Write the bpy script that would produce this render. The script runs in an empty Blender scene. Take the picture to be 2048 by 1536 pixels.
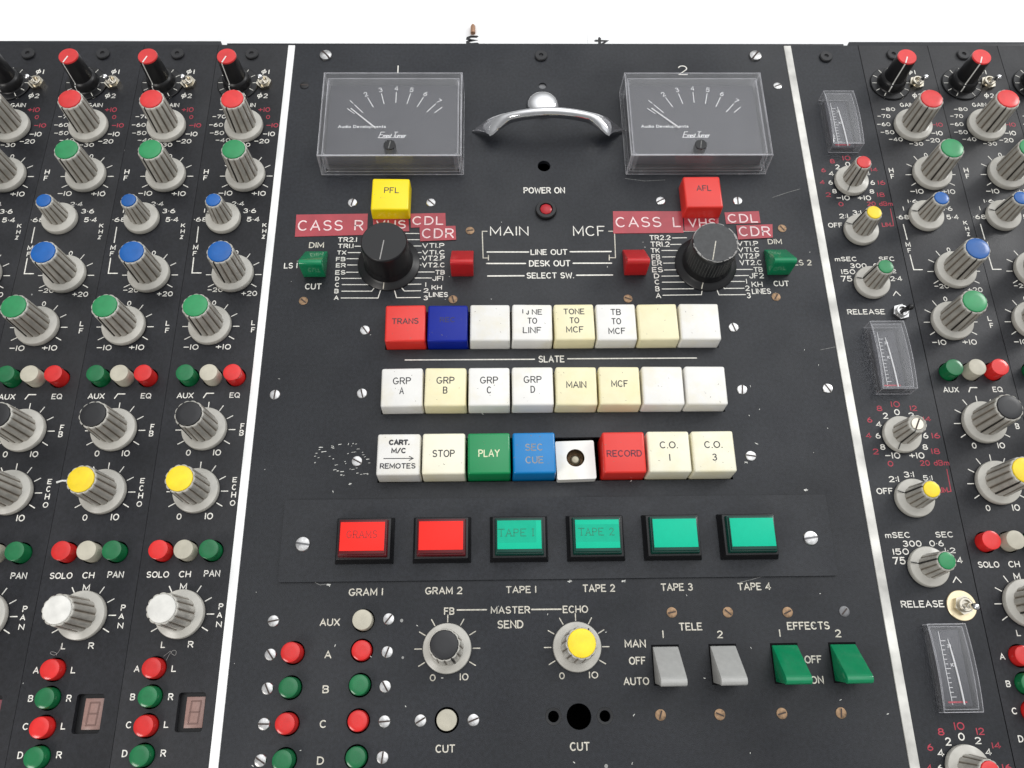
import bpy, bmesh, math, random
from mathutils import Matrix, Vector
rnd = random.Random(7)
C = bpy.context.scene.collection
R = math.radians
MM = 0.001

# ------------------------------------------------------------------ camera, light, exposure
scn = bpy.context.scene
cam = bpy.data.cameras.new('camera'); cam_o = bpy.data.objects.new('camera', cam); C.objects.link(cam_o)
rot = [[0.999763, 0.007328, -0.020495], [-0.014356, 0.929767, -0.367869], [0.01636, 0.368076, 0.929652]]
m = Matrix(((rot[0][0], rot[0][1], rot[0][2], 0), (rot[1][0], rot[1][1], rot[1][2], 0),
            (rot[2][0], rot[2][1], rot[2][2], 0.370), (0, 0, 0, 1)))
cam_o.matrix_world = m
cam.sensor_width = 36; cam.lens = 28.8281; cam.clip_start = 0.01; cam.clip_end = 50
scn.camera = cam_o

GLOW, BASE = 2.15, 0.33
W = bpy.data.worlds.new('World'); scn.world = W; W.use_nodes = True
nt = W.node_tree; bg = nt.nodes['Background']
# white studio: even pale surroundings with one broad soft glow overhead, a little behind and right of the desk
tc = nt.nodes.new('ShaderNodeTexCoord')
def vmath(op, a, b=None):
    n = nt.nodes.new('ShaderNodeMath'); n.operation = op
    for k, q in enumerate((a, b)):
        if q is None: continue
        if isinstance(q, (int, float)): n.inputs[k].default_value = q
        else: nt.links.new(q, n.inputs[k])
    return n.outputs[0]
dp = nt.nodes.new('ShaderNodeVectorMath'); dp.operation = 'DOT_PRODUCT'
nt.links.new(tc.outputs['Generated'], dp.inputs[0]); dp.inputs[1].default_value = Vector((0.22, 0.38, 0.90)).normalized()
glow = vmath('MULTIPLY', vmath('POWER', vmath('MAXIMUM', dp.outputs['Value'], 0.0), 4.5), GLOW)
nt.links.new(vmath('ADD', glow, BASE), bg.inputs['Strength'])
bg.inputs['Color'].default_value = (0.97, 0.985, 1.0, 1)

def area(name, loc, target, size, sizey, power, col=(1, 1, 1)):
    l = bpy.data.lights.new(name, 'AREA'); l.shape = 'RECTANGLE'; l.size = size; l.size_y = sizey
    l.energy = power; l.color = col
    o = bpy.data.objects.new(name, l); C.objects.link(o); o.location = loc
    o.rotation_euler = (Vector(target) - Vector(loc)).to_track_quat('-Z', 'Y').to_euler()
area('window_softbox', (-0.9, -0.75, 1.0), (0, 0.1, 0), 0.5, 0.5, 9, (1, 0.96, 0.91))
area('highlight_softbox', (1.5, 1.0, 1.0), (0, 0.1, 0), 0.4, 0.4, 9.0, (1, 0.99, 0.97))  # unseen softbox added for highlights on the round buttons
vs = scn.view_settings
vs.view_transform = 'Standard'; vs.look = 'None'; vs.exposure = 0.0; vs.gamma = 1; vs.use_curve_mapping = False
scn.render.engine = 'CYCLES'
scn.cycles.max_bounces = 10; scn.cycles.transmission_bounces = 8

# ------------------------------------------------------------------ materials
def mat(name, col, rough=0.5, metal=0.0, spec=0.5, noise=0.0, nscale=400, bump=0.0, bscale=2500, trans=0.0, ior=1.49, coat=0.0, vary=0.0):
    M = bpy.data.materials.new(name); M.use_nodes = True
    t = M.node_tree; b = t.nodes['Principled BSDF']
    b.inputs['Base Color'].default_value = (*col, 1); b.inputs['Roughness'].default_value = rough
    b.inputs['Metallic'].default_value = metal; b.inputs['Specular IOR Level'].default_value = spec
    b.inputs['Transmission Weight'].default_value = trans; b.inputs['IOR'].default_value = ior
    b.inputs['Coat Weight'].default_value = coat
    co = t.nodes.new('ShaderNodeTexCoord')
    if noise:
        n = t.nodes.new('ShaderNodeTexNoise'); n.inputs['Scale'].default_value = nscale; n.inputs['Detail'].default_value = 4
        t.links.new(co.outputs['Object'], n.inputs['Vector'])
        mr = t.nodes.new('ShaderNodeMapRange'); mr.inputs['From Min'].default_value = 0.3; mr.inputs['From Max'].default_value = 0.7
        mr.inputs['To Min'].default_value = 1 - noise; mr.inputs['To Max'].default_value = 1 + noise
        t.links.new(n.outputs['Fac'], mr.inputs['Value'])
        mx = t.nodes.new('ShaderNodeMix'); mx.data_type = 'RGBA'; mx.blend_type = 'MULTIPLY'; mx.inputs['Factor'].default_value = 1
        mx.inputs['A'].default_value = (*col, 1); t.links.new(mr.outputs[0], mx.inputs['B'])
        t.links.new(mx.outputs['Result'], b.inputs['Base Color'])
    if vary and noise:
        oi = t.nodes.new('ShaderNodeObjectInfo'); vr = t.nodes.new('ShaderNodeMapRange'); vr.inputs['To Min'].default_value = 1-vary; vr.inputs['To Max'].default_value = 1+vary*.6
        t.links.new(oi.outputs['Random'], vr.inputs['Value']); mm_ = t.nodes.new('ShaderNodeMath'); mm_.operation = 'MULTIPLY'
        t.links.new(mr.outputs[0], mm_.inputs[0]); t.links.new(vr.outputs[0], mm_.inputs[1]); t.links.new(mm_.outputs[0], mx.inputs['B'])
        of = t.nodes.new('ShaderNodeVectorMath'); of.operation = 'ADD'; t.links.new(co.outputs['Object'], of.inputs[0]); t.links.new(oi.outputs['Random'], of.inputs[1]); t.links.new(of.outputs[0], n.inputs['Vector'])
    if bump:
        n = t.nodes.new('ShaderNodeTexNoise'); n.inputs['Scale'].default_value = bscale; n.inputs['Detail'].default_value = 2
        t.links.new(co.outputs['Object'], n.inputs['Vector'])
        bp = t.nodes.new('ShaderNodeBump'); bp.inputs['Strength'].default_value = bump; bp.inputs['Distance'].default_value = 0.0002
        t.links.new(n.outputs['Fac'], bp.inputs['Height']); t.links.new(bp.outputs['Normal'], b.inputs['Normal'])
    return M

def panel_material(name, col):
    M = mat(name, col, rough=0.42, spec=0.36, bump=0.35, bscale=2200)
    t = M.node_tree; b = t.nodes['Principled BSDF']
    tco = t.nodes.new('ShaderNodeTexCoord'); oi = t.nodes.new('ShaderNodeObjectInfo'); co = t.nodes.new('ShaderNodeVectorMath')
    co.operation = 'ADD'; t.links.new(tco.outputs[0], co.inputs[0])
    sh = t.nodes.new('ShaderNodeMath'); sh.operation = 'MULTIPLY'; t.links.new(oi.outputs['Random'], sh.inputs[0]); sh.inputs[1].default_value = 0.35
    t.links.new(sh.outputs[0], co.inputs[1])
    def noise(scale, detail=3):
        n = t.nodes.new('ShaderNodeTexNoise'); n.inputs['Scale'].default_value = scale; n.inputs['Detail'].default_value = detail
        t.links.new(co.outputs[0], n.inputs['Vector']); return n
    def rng(sock, a, c, lo, hi):
        r = t.nodes.new('ShaderNodeMapRange'); r.inputs['From Min'].default_value = a; r.inputs['From Max'].default_value = c
        r.inputs['To Min'].default_value = lo; r.inputs['To Max'].default_value = hi
        t.links.new(sock, r.inputs['Value']); return r.outputs[0]
    grain = rng(noise(1500, 2).outputs['Fac'], 0.3, 0.7, 0.72, 1.28)
    blotch = rng(noise(22, 5).outputs['Fac'], 0.3, 0.7, 0.72, 1.3)
    mul = t.nodes.new('ShaderNodeMath'); mul.operation = 'MULTIPLY'; t.links.new(grain, mul.inputs[0]); t.links.new(blotch, mul.inputs[1])
    mx = t.nodes.new('ShaderNodeMix'); mx.data_type = 'RGBA'; mx.blend_type = 'MULTIPLY'; mx.inputs['Factor'].default_value = 1
    mx.inputs['A'].default_value = (*col, 1); t.links.new(mul.outputs[0], mx.inputs['B'])
    # patches of settled dust and rubbed grime
    haze = rng(noise(11, 7).outputs['Fac'], 0.52, 0.74, 0, 0.5)
    mh = t.nodes.new('ShaderNodeMix'); mh.data_type = 'RGBA'; t.links.new(haze, mh.inputs['Factor']); t.links.new(mx.outputs['Result'], mh.inputs['A'])
    mh.inputs['B'].default_value = (0.042, 0.042, 0.042, 1); mx = mh
    # sparse dust specks and paint nicks
    vo = t.nodes.new('ShaderNodeTexVoronoi'); vo.inputs['Scale'].default_value = 160
    t.links.new(co.outputs[0], vo.inputs['Vector'])
    sc = t.nodes.new('ShaderNodeSeparateColor'); t.links.new(vo.outputs['Color'], sc.inputs[0])
    pick = rng(sc.outputs[0], 0.86, 0.87, 0, 1)
    size = rng(sc.outputs[1], 0.0, 1.0, 0.02, 0.052)
    lt = t.nodes.new('ShaderNodeMath'); lt.operation = 'LESS_THAN'; t.links.new(vo.outputs['Distance'], lt.inputs[0]); t.links.new(size, lt.inputs[1])
    am = t.nodes.new('ShaderNodeMath'); am.operation = 'MULTIPLY'; t.links.new(lt.outputs[0], am.inputs[0]); t.links.new(pick, am.inputs[1])
    am2 = t.nodes.new('ShaderNodeMath'); am2.operation = 'MULTIPLY'; t.links.new(am.outputs[0], am2.inputs[0]); am2.inputs[1].default_value = 0.55
    mx2 = t.nodes.new('ShaderNodeMix'); mx2.data_type = 'RGBA'; t.links.new(am2.outputs[0], mx2.inputs['Factor'])
    t.links.new(mx.outputs['Result'], mx2.inputs['A']); mx2.inputs['B'].default_value = (0.5, 0.5, 0.48, 1)
    t.links.new(mx2.outputs['Result'], b.inputs['Base Color'])
    t.links.new(rng(noise(60, 5).outputs['Fac'], 0.3, 0.7, 0.30, 0.56), b.inputs['Roughness'])
    return M

PANEL = panel_material('black textured panel paint', (0.0130, 0.0146, 0.0188))
PANEL2 = panel_material('black textured strip paint', (0.0130, 0.0136, 0.0170))
DARK = mat('dark interior', (0.004, 0.004, 0.005), 0.8, spec=0.1)
INK = mat('engraved white filling', (0.78, 0.76, 0.70), 0.6, noise=0.18, nscale=900)
INKG = mat('worn cream filling', (0.58, 0.55, 0.47), 0.6, noise=0.3, nscale=900)
REDINK = mat('engraved red filling', (0.42, 0.035, 0.06), 0.6, noise=0.2, nscale=900)
BODY = mat('smoky knob body plastic', (0.42, 0.405, 0.365), 0.22, noise=0.16, nscale=160, bump=0.05, vary=.14)
PLASTIC = mat('grey knob plastic', (0.50, 0.485, 0.44), 0.27, noise=0.09, nscale=160, bump=0.05, vary=.08)
GROOVE2 = mat('mid tone knob flank', (0.31, 0.285, 0.245), 0.3, noise=0.12, nscale=250)  # middle tone between groove and body colour
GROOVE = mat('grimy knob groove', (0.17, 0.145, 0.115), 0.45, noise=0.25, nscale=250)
LINEBLK = mat('black pointer paint', (0.012, 0.012, 0.012), 0.5)
LINEWHT = mat('white pointer paint', (0.75, 0.75, 0.72), 0.5)
CAP = {
 'red': mat('red cap plastic', (0.70, 0.035, 0.035), 0.28, noise=0.10, nscale=200, vary=.12),
 'green': mat('green cap plastic', (0.022, 0.26, 0.09), 0.28, noise=0.10, nscale=200, vary=.12),
 'blue': mat('blue cap plastic', (0.004, 0.10, 0.37), 0.25, noise=0.10, nscale=200, vary=.12),
 'black': mat('black cap plastic', (0.012, 0.012, 0.014), 0.38, noise=0.12, nscale=200, vary=.12),
 'yellow': mat('yellow cap plastic', (0.90, 0.66, 0.02), 0.35, noise=0.10, nscale=200, vary=.12),
 'white': mat('white cap plastic', (0.72, 0.71, 0.67), 0.35, noise=0.10, nscale=200, vary=.12),
}
BTN = {
 'red': mat('red button plastic', (0.66, 0.022, 0.02), 0.2, noise=0.10, nscale=200, vary=.12),
 'green': mat('green button plastic', (0.008, 0.15, 0.05), 0.2, noise=0.10, nscale=200, vary=.12),
 'beige': mat('beige button plastic', (0.50, 0.47, 0.38), 0.4, noise=0.10, nscale=200, vary=.12),
}
KEY = {
 'white': mat('white key plastic', (0.82, 0.81, 0.78), 0.28, noise=0.05, nscale=60),
 'offwhite': mat('off white key plastic', (0.76, 0.75, 0.72), 0.3, noise=0.06, nscale=60),
 'cream': mat('yellowed cream key plastic', (0.84, 0.78, 0.52), 0.28, noise=0.06, nscale=60),
 'ivory': mat('ivory key plastic', (0.85, 0.82, 0.66), 0.28, noise=0.05, nscale=60),
 'red': mat('red key plastic', (0.72, 0.035, 0.025), 0.28, noise=0.05, nscale=60),
 'blue': mat('dark blue key plastic', (0.001, 0.014, 0.27), 0.35, spec=0.3, noise=0.08, nscale=60),
 'green': mat('green key plastic', (0.004, 0.24, 0.075), 0.2, noise=0.06, nscale=60),
 'sky': mat('light blue key plastic', (0.0, 0.19, 0.50), 0.22, noise=0.06, nscale=60),
 'yellow': mat('yellow key plastic', (0.92, 0.72, 0.0), 0.25, noise=0.04, nscale=60),
}
for kn, tint in (('white', (0.76, 0.70, 0.50)), ('offwhite', (0.70, 0.64, 0.47)), ('cream', (0.80, 0.70, 0.34)), ('ivory', (0.80, 0.72, 0.44))):
    t_ = KEY[kn].node_tree; b_ = t_.nodes['Principled BSDF']; src = b_.inputs['Base Color'].links[0].from_socket
    oi_ = t_.nodes.new('ShaderNodeObjectInfo'); tc2 = t_.nodes.new('ShaderNodeTexCoord'); ad = t_.nodes.new('ShaderNodeVectorMath'); ad.operation = 'ADD'
    t_.links.new(tc2.outputs['Object'], ad.inputs[0]); t_.links.new(oi_.outputs['Random'], ad.inputs[1])
    n_ = t_.nodes.new('ShaderNodeTexNoise'); n_.inputs['Scale'].default_value = 45; n_.inputs['Detail'].default_value = 6; n_.inputs['Roughness'].default_value = .65
    t_.links.new(ad.outputs[0], n_.inputs['Vector'])
    r__ = t_.nodes.new('ShaderNodeMapRange'); r__.inputs['From Min'].default_value = .48; r__.inputs['From Max'].default_value = .78; r__.inputs['To Max'].default_value = .75
    t_.links.new(n_.outputs['Fac'], r__.inputs['Value'])
    x_ = t_.nodes.new('ShaderNodeMix'); x_.data_type = 'RGBA'; t_.links.new(r__.outputs[0], x_.inputs['Factor']); t_.links.new(src, x_.inputs['A']); x_.inputs['B'].default_value = (*tint, 1)
    t_.links.new(x_.outputs['Result'], b_.inputs['Base Color'])
KEYINK = mat('dark legend print', (0.03, 0.03, 0.035), 0.5)
KEYGREY = mat('faded grey legend print', (0.26, 0.27, 0.28), 0.5, noise=0.3, nscale=700)
KEYCREAM = mat('cream legend print', (0.72, 0.75, 0.5), 0.5)
STEEL = mat('bright steel', (0.52, 0.515, 0.51), 0.27, metal=1, noise=0.35, nscale=450, bump=0.35, bscale=900)
BRASS = mat('tarnished brass', (0.27, 0.175, 0.105), 0.5, metal=0.7, noise=0.45, nscale=600, bump=0.4, bscale=1500)
DULL = mat('dull grey screw', (0.16, 0.16, 0.165), 0.45, metal=0.7, noise=0.2, nscale=500)
SLOTDK = mat('dark screw slot', (0.05, 0.035, 0.03), 0.7)  # dark brown strip that draws the slot
BLKPL = mat('black moulded plastic', (0.008, 0.008, 0.009), 0.36, spec=0.42, bump=0.06)
BLKWORN = mat('worn silvery black plastic', (0.017, 0.018, 0.019), 0.28, spec=0.6, noise=0.5, nscale=500, bump=0.3, bscale=1200)
BLKRUB = mat('black rubber bush', (0.018, 0.018, 0.020), 0.55, bump=0.1)
CHROME = mat('chrome plate', (0.78, 0.78, 0.79), 0.06, metal=1, noise=0.05, nscale=300)
NICKEL = mat('nickel plate', (0.55, 0.51, 0.43), 0.25, metal=1, noise=0.1, nscale=400)
WASHER = mat('cream zinc washer', (0.80, 0.68, 0.46), 0.35, metal=0.85, noise=0.08, nscale=400)
def clear_acrylic(name, haze, col=(0.86, 0.86, 0.90)):
    # thin clear sheet: see-through, Fresnel gloss, pale haze standing for dust and reflected light
    M = bpy.data.materials.new(name); M.use_nodes = True; t = M.node_tree; t.nodes.clear()
    out = t.nodes.new('ShaderNodeOutputMaterial'); tr = t.nodes.new('ShaderNodeBsdfTransparent'); df = t.nodes.new('ShaderNodeBsdfDiffuse'); gl = t.nodes.new('ShaderNodeBsdfGlossy')
    tr.inputs['Color'].default_value = (0.97, 0.97, 0.975, 1); df.inputs['Color'].default_value = (*col, 1); gl.inputs['Roughness'].default_value = 0.04
    fr = t.nodes.new('ShaderNodeFresnel'); ge = t.nodes.new('ShaderNodeNewGeometry'); io = t.nodes.new('ShaderNodeMapRange'); io.inputs['To Min'].default_value = 1.45; io.inputs['To Max'].default_value = 1/1.45
    t.links.new(ge.outputs['Backfacing'], io.inputs['Value']); t.links.new(io.outputs[0], fr.inputs['IOR'])
    m1 = t.nodes.new('ShaderNodeMixShader'); m2 = t.nodes.new('ShaderNodeMixShader')
    co = t.nodes.new('ShaderNodeTexCoord'); n = t.nodes.new('ShaderNodeTexNoise'); n.inputs['Scale'].default_value = 90; n.inputs['Detail'].default_value = 5
    t.links.new(co.outputs['Object'], n.inputs['Vector'])
    mr = t.nodes.new('ShaderNodeMapRange'); mr.inputs['From Min'].default_value = .35; mr.inputs['From Max'].default_value = .75; mr.inputs['To Min'].default_value = haze*.8; mr.inputs['To Max'].default_value = haze*1.4
    t.links.new(n.outputs['Fac'], mr.inputs['Value']); t.links.new(mr.outputs[0], m1.inputs[0])
    t.links.new(tr.outputs[0], m1.inputs[1]); t.links.new(df.outputs[0], m1.inputs[2])
    t.links.new(fr.outputs[0], m2.inputs[0]); t.links.new(m1.outputs[0], m2.inputs[1]); t.links.new(gl.outputs[0], m2.inputs[2])
    t.links.new(m2.outputs[0], out.inputs[0]); return M
ACRYL = clear_acrylic('clear acrylic', 0.014); ACRYL_EDGE = clear_acrylic('acrylic edge with painted highlight', 0.22); ACRYL_WALL = clear_acrylic('clear acrylic wall', 0.07)  # walls and edges are paler: gathered light put into their haze
DIAL = mat('dark grey dial card', (0.042, 0.043, 0.053), 0.6, noise=0.08, nscale=900)
DIALINK = mat('white dial print', (0.85, 0.85, 0.85), 0.5)
TAPE = mat('dark red embossing tape', (0.38, 0.040, 0.055), 0.2, noise=0.12, nscale=120)
EMBOSS = mat('stress whitened embossing', (0.80, 0.62, 0.62), 0.4, noise=0.2, nscale=900)
LENSR = mat('red lens insert', (0.92, 0.026, 0.018), 0.5, spec=0.25, noise=0.02)
LENSG = mat('green lens insert', (0.0, 0.50, 0.30), 0.5, spec=0.25, noise=0.02)
LENSG2 = mat('paper backed green insert', (0.0, 0.42, 0.255), 0.5, spec=0.25, noise=0.04)
RIMR = mat('dark red clear rim', (0.10, 0.003, 0.006), 0.2, spec=0.4)
RIMG = mat('dark green clear rim', (0.001, 0.045, 0.032), 0.2, spec=0.4)
LENSTXT_R = mat('dark red lens print', (0.36, 0.012, 0.01), 0.4)  # legend in a darker red than the lens
LENSTXT_G = mat('dark green lens print', (0.0, 0.20, 0.11), 0.4)  # legend in a darker green than the lens
LEVER = {
 'green': mat('green lever plastic', (0.004, 0.22, 0.090), 0.14, noise=0.06),
 'red': mat('red lever plastic', (0.52, 0.016, 0.018), 0.28, noise=0.06),
 'grey': mat('grey lever plastic', (0.40, 0.40, 0.385), 0.3, noise=0.06),
}
DIVMAT = mat('aluminium trim with painted glare', (0.93, 0.93, 0.92), 0.35, noise=0.03, nscale=60)  # white base colour carries the window reflection on the aluminium
DIVMAT2 = mat('smudged trim', (0.70, 0.69, 0.65), 0.35, noise=0.34, nscale=55)
SHEET = mat('white backdrop', (0.97, 0.97, 0.97), 0.9, spec=0.1)
MARKER = mat('black marker ink', (0.012, 0.012, 0.014), 0.5, noise=0.2)
COPPER = mat('dull copper', (0.42, 0.24, 0.15), 0.45, metal=0.5)
SEGPANE = mat('pinkish display filter', (0.29, 0.175, 0.15), 0.25, noise=0.1, nscale=1200)
SEGPANE_R = mat('dark red display filter', (0.20, 0.03, 0.045), 0.25, noise=0.1, nscale=1200)
SEGLINE = mat('unlit display segment', (0.17, 0.095, 0.08), 0.35)
FIBRE = mat('grey lint', (0.35, 0.34, 0.33), 0.8)
SCUFF = mat('light scuff', (0.16, 0.16, 0.155), 0.6, noise=0.5, nscale=1500)
NICK = mat('bare metal nick', (0.62, 0.62, 0.58), 0.5, noise=0.3, nscale=1500)
LED = mat('dull red jewel lamp', (0.42, 0.012, 0.02), 0.3)
BULB = mat('small glass bulb', (0.32, 0.29, 0.22), 0.08, metal=0.6)

# ------------------------------------------------------------------ mesh helpers (all lengths in mm)
class MB:
    def __init__(s): s.v = []; s.f = []; s.m = []; s.mats = []
    def mi(s, M):
        if M not in s.mats: s.mats.append(M)
        return s.mats.index(M)
    def add(s, verts, faces, M):
        o = len(s.v); k = s.mi(M)
        s.v += [tuple(p) for p in verts]
        for f in faces: s.f.append(tuple(i + o for i in f)); s.m.append(k)
    def mesh(s, name, smooth=32):
        me = bpy.data.meshes.new(name)
        me.from_pydata([(a*MM, b*MM, c*MM) for a, b, c in s.v], [], s.f)
        for M in s.mats: me.materials.append(M)
        me.polygons.foreach_set('material_index', s.m)
        if smooth:
            me.polygons.foreach_set('use_smooth', [True]*len(me.polygons))
            me.set_sharp_from_angle(angle=R(smooth))
        me.update(); return me
    def lathe(s, prof, M, n=40, cx=0, cy=0, mod=None, caps=True):
        vs = []; fs = []
        for r, z in prof:
            for i in range(n):
                a = 2*math.pi*i/n
                rr = mod(r, z, a) if mod else r
                vs.append((cx+rr*math.cos(a), cy+rr*math.sin(a), z))
        for j in range(len(prof)-1):
            for i in range(n):
                k = (i+1) % n
                fs.append((j*n+i, j*n+k, (j+1)*n+k, (j+1)*n+i))
        if caps and prof[-1][0] > 1e-6: fs.append(tuple((len(prof)-1)*n+i for i in range(n)))
        if caps and prof[0][0] > 1e-6: fs.append(tuple(n-1-i for i in range(n)))
        s.add(vs, fs, M)
    def box(s, x0, y0, z0, x1, y1, z1, M, bev=0.0, seg=2, taper=0.0):
        b = bmesh.new(); bmesh.ops.create_cube(b, size=1)
        for v in b.verts:
            t = taper if v.co.z > 0 else 0
            v.co = Vector(((x0+t if v.co.x < 0 else x1-t), (y0+t if v.co.y < 0 else y1-t), (z0 if v.co.z < 0 else z1)))
        if bev: bmesh.ops.bevel(b, geom=list(b.edges), offset=bev, segments=seg, profile=0.5, affect='EDGES', clamp_overlap=True)
        s.bm(b, M)
    def bm(s, b, M):
        b.verts.index_update()
        s.add([v.co[:] for v in b.verts], [[v.index for v in f.verts] for f in b.faces], M); b.free()
    def prism(s, poly, z0, z1, M):
        n = len(poly)
        vs = [(x, y, z0) for x, y in poly] + [(x, y, z1) for x, y in poly]
        fs = [tuple(range(n-1, -1, -1)), tuple(range(n, 2*n))] + [(i, (i+1) % n, n+(i+1) % n, n+i) for i in range(n)]
        s.add(vs, fs, M)
    def xprism(s, prof, x0, x1, M, bev=0.0):
        # profile in (y, z), extruded along x
        n = len(prof); b = bmesh.new()
        A = [b.verts.new((x0, y, z)) for y, z in prof]; B = [b.verts.new((x1, y, z)) for y, z in prof]
        b.faces.new(A); b.faces.new(B[::-1])
        for i in range(n): b.faces.new((A[i], B[i], B[(i+1) % n], A[(i+1) % n]))
        bmesh.ops.recalc_face_normals(b, faces=b.faces)
        if bev: bmesh.ops.bevel(b, geom=list(b.edges), offset=bev, segments=2, profile=0.5, affect='EDGES', clamp_overlap=True)
        s.bm(b, M)
    def tube(s, pts, rad, M, n=8):
        vs = []; fs = []; P = [Vector(p) for p in pts]
        for i, p in enumerate(P):
            d = (P[min(i+1, len(P)-1)] - P[max(i-1, 0)]).normalized()
            u = d.cross(Vector((0.31, 0.17, 0.93))).normalized(); w = d.cross(u)
            r = rad[i] if isinstance(rad, (list, tuple)) else rad
            for k in range(n):
                a = 2*math.pi*k/n; q = p + u*r*math.cos(a) + w*r*math.sin(a); vs.append(q[:])
        for i in range(len(P)-1):
            for k in range(n):
                l = (k+1) % n; fs.append((i*n+k, i*n+l, (i+1)*n+l, (i+1)*n+k))
        fs.append(tuple(range(n-1, -1, -1))); fs.append(tuple((len(P)-1)*n+k for k in range(n)))
        s.add(vs, fs, M)
    def ribbon(s, pts, w, z, M, closed=False):
        P = [Vector((p[0], p[1])) for p in pts]
        if closed and (P[0]-P[-1]).length < 1e-5: P = P[:-1]
        Q = [P[0]]
        for p in P[1:]:
            if (p-Q[-1]).length > 1e-4: Q.append(p)
        P = Q; n = len(P); h = w/2
        if n < 2: return
        vs = []; fs = []
        def nrm(a, b): d = (b-a).normalized(); return Vector((-d.y, d.x))
        for i in range(n):
            if closed: n0 = nrm(P[i-1], P[i]); n1 = nrm(P[i], P[(i+1) % n])
            else:
                n0 = nrm(P[max(i-1, 0)], P[max(i-1, 0)+1]); n1 = nrm(P[min(i, n-2)], P[min(i, n-2)+1])
            mm = n0+n1
            mm = mm.normalized() if mm.length > 1e-4 else n1
            k = h/max(0.5, mm.dot(n1))
            vs.append((P[i].x+mm.x*k, P[i].y+mm.y*k, z)); vs.append((P[i].x-mm.x*k, P[i].y-mm.y*k, z))
        for i in range(n if closed else n-1):
            a, b = 2*i, 2*((i+1) % n)
            fs.append((a+1, b+1, b, a))
        if not closed:
            for i, j, e in ((0, 1, 0), (n-1, n-2, n-1)):
                d = (P[i]-P[j]).normalized(); q = Vector((-d.y, d.x)); o = len(vs); c = P[i]
                vs += [(c.x+q.x*h*.5+d.x*h*.87, c.y+q.y*h*.5+d.y*h*.87, z), (c.x-q.x*h*.5+d.x*h*.87, c.y-q.y*h*.5+d.y*h*.87, z)]
                if e == 0: fs.append((0, 1, o+1, o))
                else: fs.append((2*e+1, 2*e, o, o+1))
        s.add(vs, fs, M)

def obj(name, me, parent=None, loc=(0, 0, 0), rz=0.0, label=None):
    if isinstance(me, MB): me = me.mesh(name)
    o = bpy.data.objects.new(name, me); C.objects.link(o)
    o.location = (loc[0]*MM, loc[1]*MM, loc[2]*MM); o.rotation_euler = (0, 0, rz)
    if parent: o.parent = parent
    if label: o['label'] = label
    return o
def tag(o, label, cat, group=None):
    o['label'] = label; o['category'] = cat
    if group: o['group'] = group
    return o
def thing(name, label, cat, loc=(0, 0, 0), group=None):
    o = bpy.data.objects.new(name, None); C.objects.link(o)
    o.empty_display_size = 0.01
    o.location = (loc[0]*MM, loc[1]*MM, loc[2]*MM); return tag(o, label, cat, group)
def copy_tree(o, parent=None):
    c = o.copy(); C.objects.link(c)
    if parent: c.parent = parent
    for ch in list(o.children): copy_tree(ch, c)
    return c

# ------------------------------------------------------------------ engraving alphabet (single strokes, cap height 1)
def arc(cx, cy, rx, ry, a0, a1, n=10):
    return [(cx+rx*math.cos(R(a0+(a1-a0)*i/n)), cy+ry*math.sin(R(a0+(a1-a0)*i/n))) for i in range(n+1)]
G = {}
def gl(ch, w, *st): G[ch] = (w, st)
gl('A', .74, [(0, 0), (.37, 1), (.74, 0)], [(.13, .33), (.61, .33)])
gl('B', .62, [(0, 0), (0, 1), (.36, 1)]+arc(.36, .76, .22, .24, 90, -90, 6)+[(0, .52)], [(.3, .52)]+arc(.36, .26, .26, .26, 90, -90, 6)+[(0, 0)])
gl('C', .70, arc(.37, .5, .37, .5, 48, 312, 16))
gl('D', .66, [(0, 0), (0, 1), (.26, 1)]+arc(.26, .5, .40, .5, 90, -90, 10)+[(0, 0)])
gl('E', .58, [(.58, 1), (0, 1), (0, 0), (.58, 0)], [(0, .52), (.46, .52)])
gl('F', .56, [(.56, 1), (0, 1), (0, 0)], [(0, .52), (.44, .52)])
gl('G', .74, arc(.37, .5, .37, .5, 50, 330, 16)+[(.74, .42), (.42, .42)])
gl('H', .64, [(0, 0), (0, 1)], [(.64, 0), (.64, 1)], [(0, .5), (.64, .5)])
gl('I', .0, [(0, 0), (0, 1)])
gl('J', .5, [(.5, 1), (.5, .26)]+arc(.25, .26, .25, .26, 0, -180, 8))
gl('K', .62, [(0, 0), (0, 1)], [(.6, 1), (0, .38)], [(.2, .57), (.62, 0)])
gl('L', .52, [(0, 1), (0, 0), (.52, 0)])
gl('M', .78, [(0, 0), (0, 1), (.39, .22), (.78, 1), (.78, 0)])
gl('N', .66, [(0, 0), (0, 1), (.66, 0), (.66, 1)])
gl('O', .78, arc(.39, .5, .39, .5, 90, 450, 22))
gl('P', .6, [(0, 0), (0, 1), (.34, 1)]+arc(.34, .74, .26, .26, 90, -90, 8)+[(0, .48)])
gl('Q', .78, arc(.39, .5, .39, .5, 90, 450, 22), [(.46, .28), (.78, -.04)])
gl('R', .62, [(0, 0), (0, 1), (.34, 1)]+arc(.34, .74, .26, .26, 90, -90, 8)+[(0, .48)], [(.32, .48), (.62, 0)])
gl('S', .6, arc(.3, .755, .28, .245, 30, 270, 12)+arc(.3, .255, .30, .255, 90, -150, 12)[1:])
gl('T', .66, [(0, 1), (.66, 1)], [(.33, 1), (.33, 0)])
gl('U', .66, [(0, 1), (0, .33)]+arc(.33, .33, .33, .33, 180, 360, 10)+[(.66, 1)])
gl('V', .72, [(0, 1), (.36, 0), (.72, 1)])
gl('W', .96, [(0, 1), (.22, 0), (.48, .8), (.74, 0), (.96, 1)])
gl('X', .68, [(0, 0), (.68, 1)], [(0, 1), (.68, 0)])
gl('Y', .68, [(0, 1), (.34, .5), (.68, 1)], [(.34, .5), (.34, 0)])
gl('Z', .6, [(0, 1), (.6, 1), (0, 0), (.6, 0)])
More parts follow.
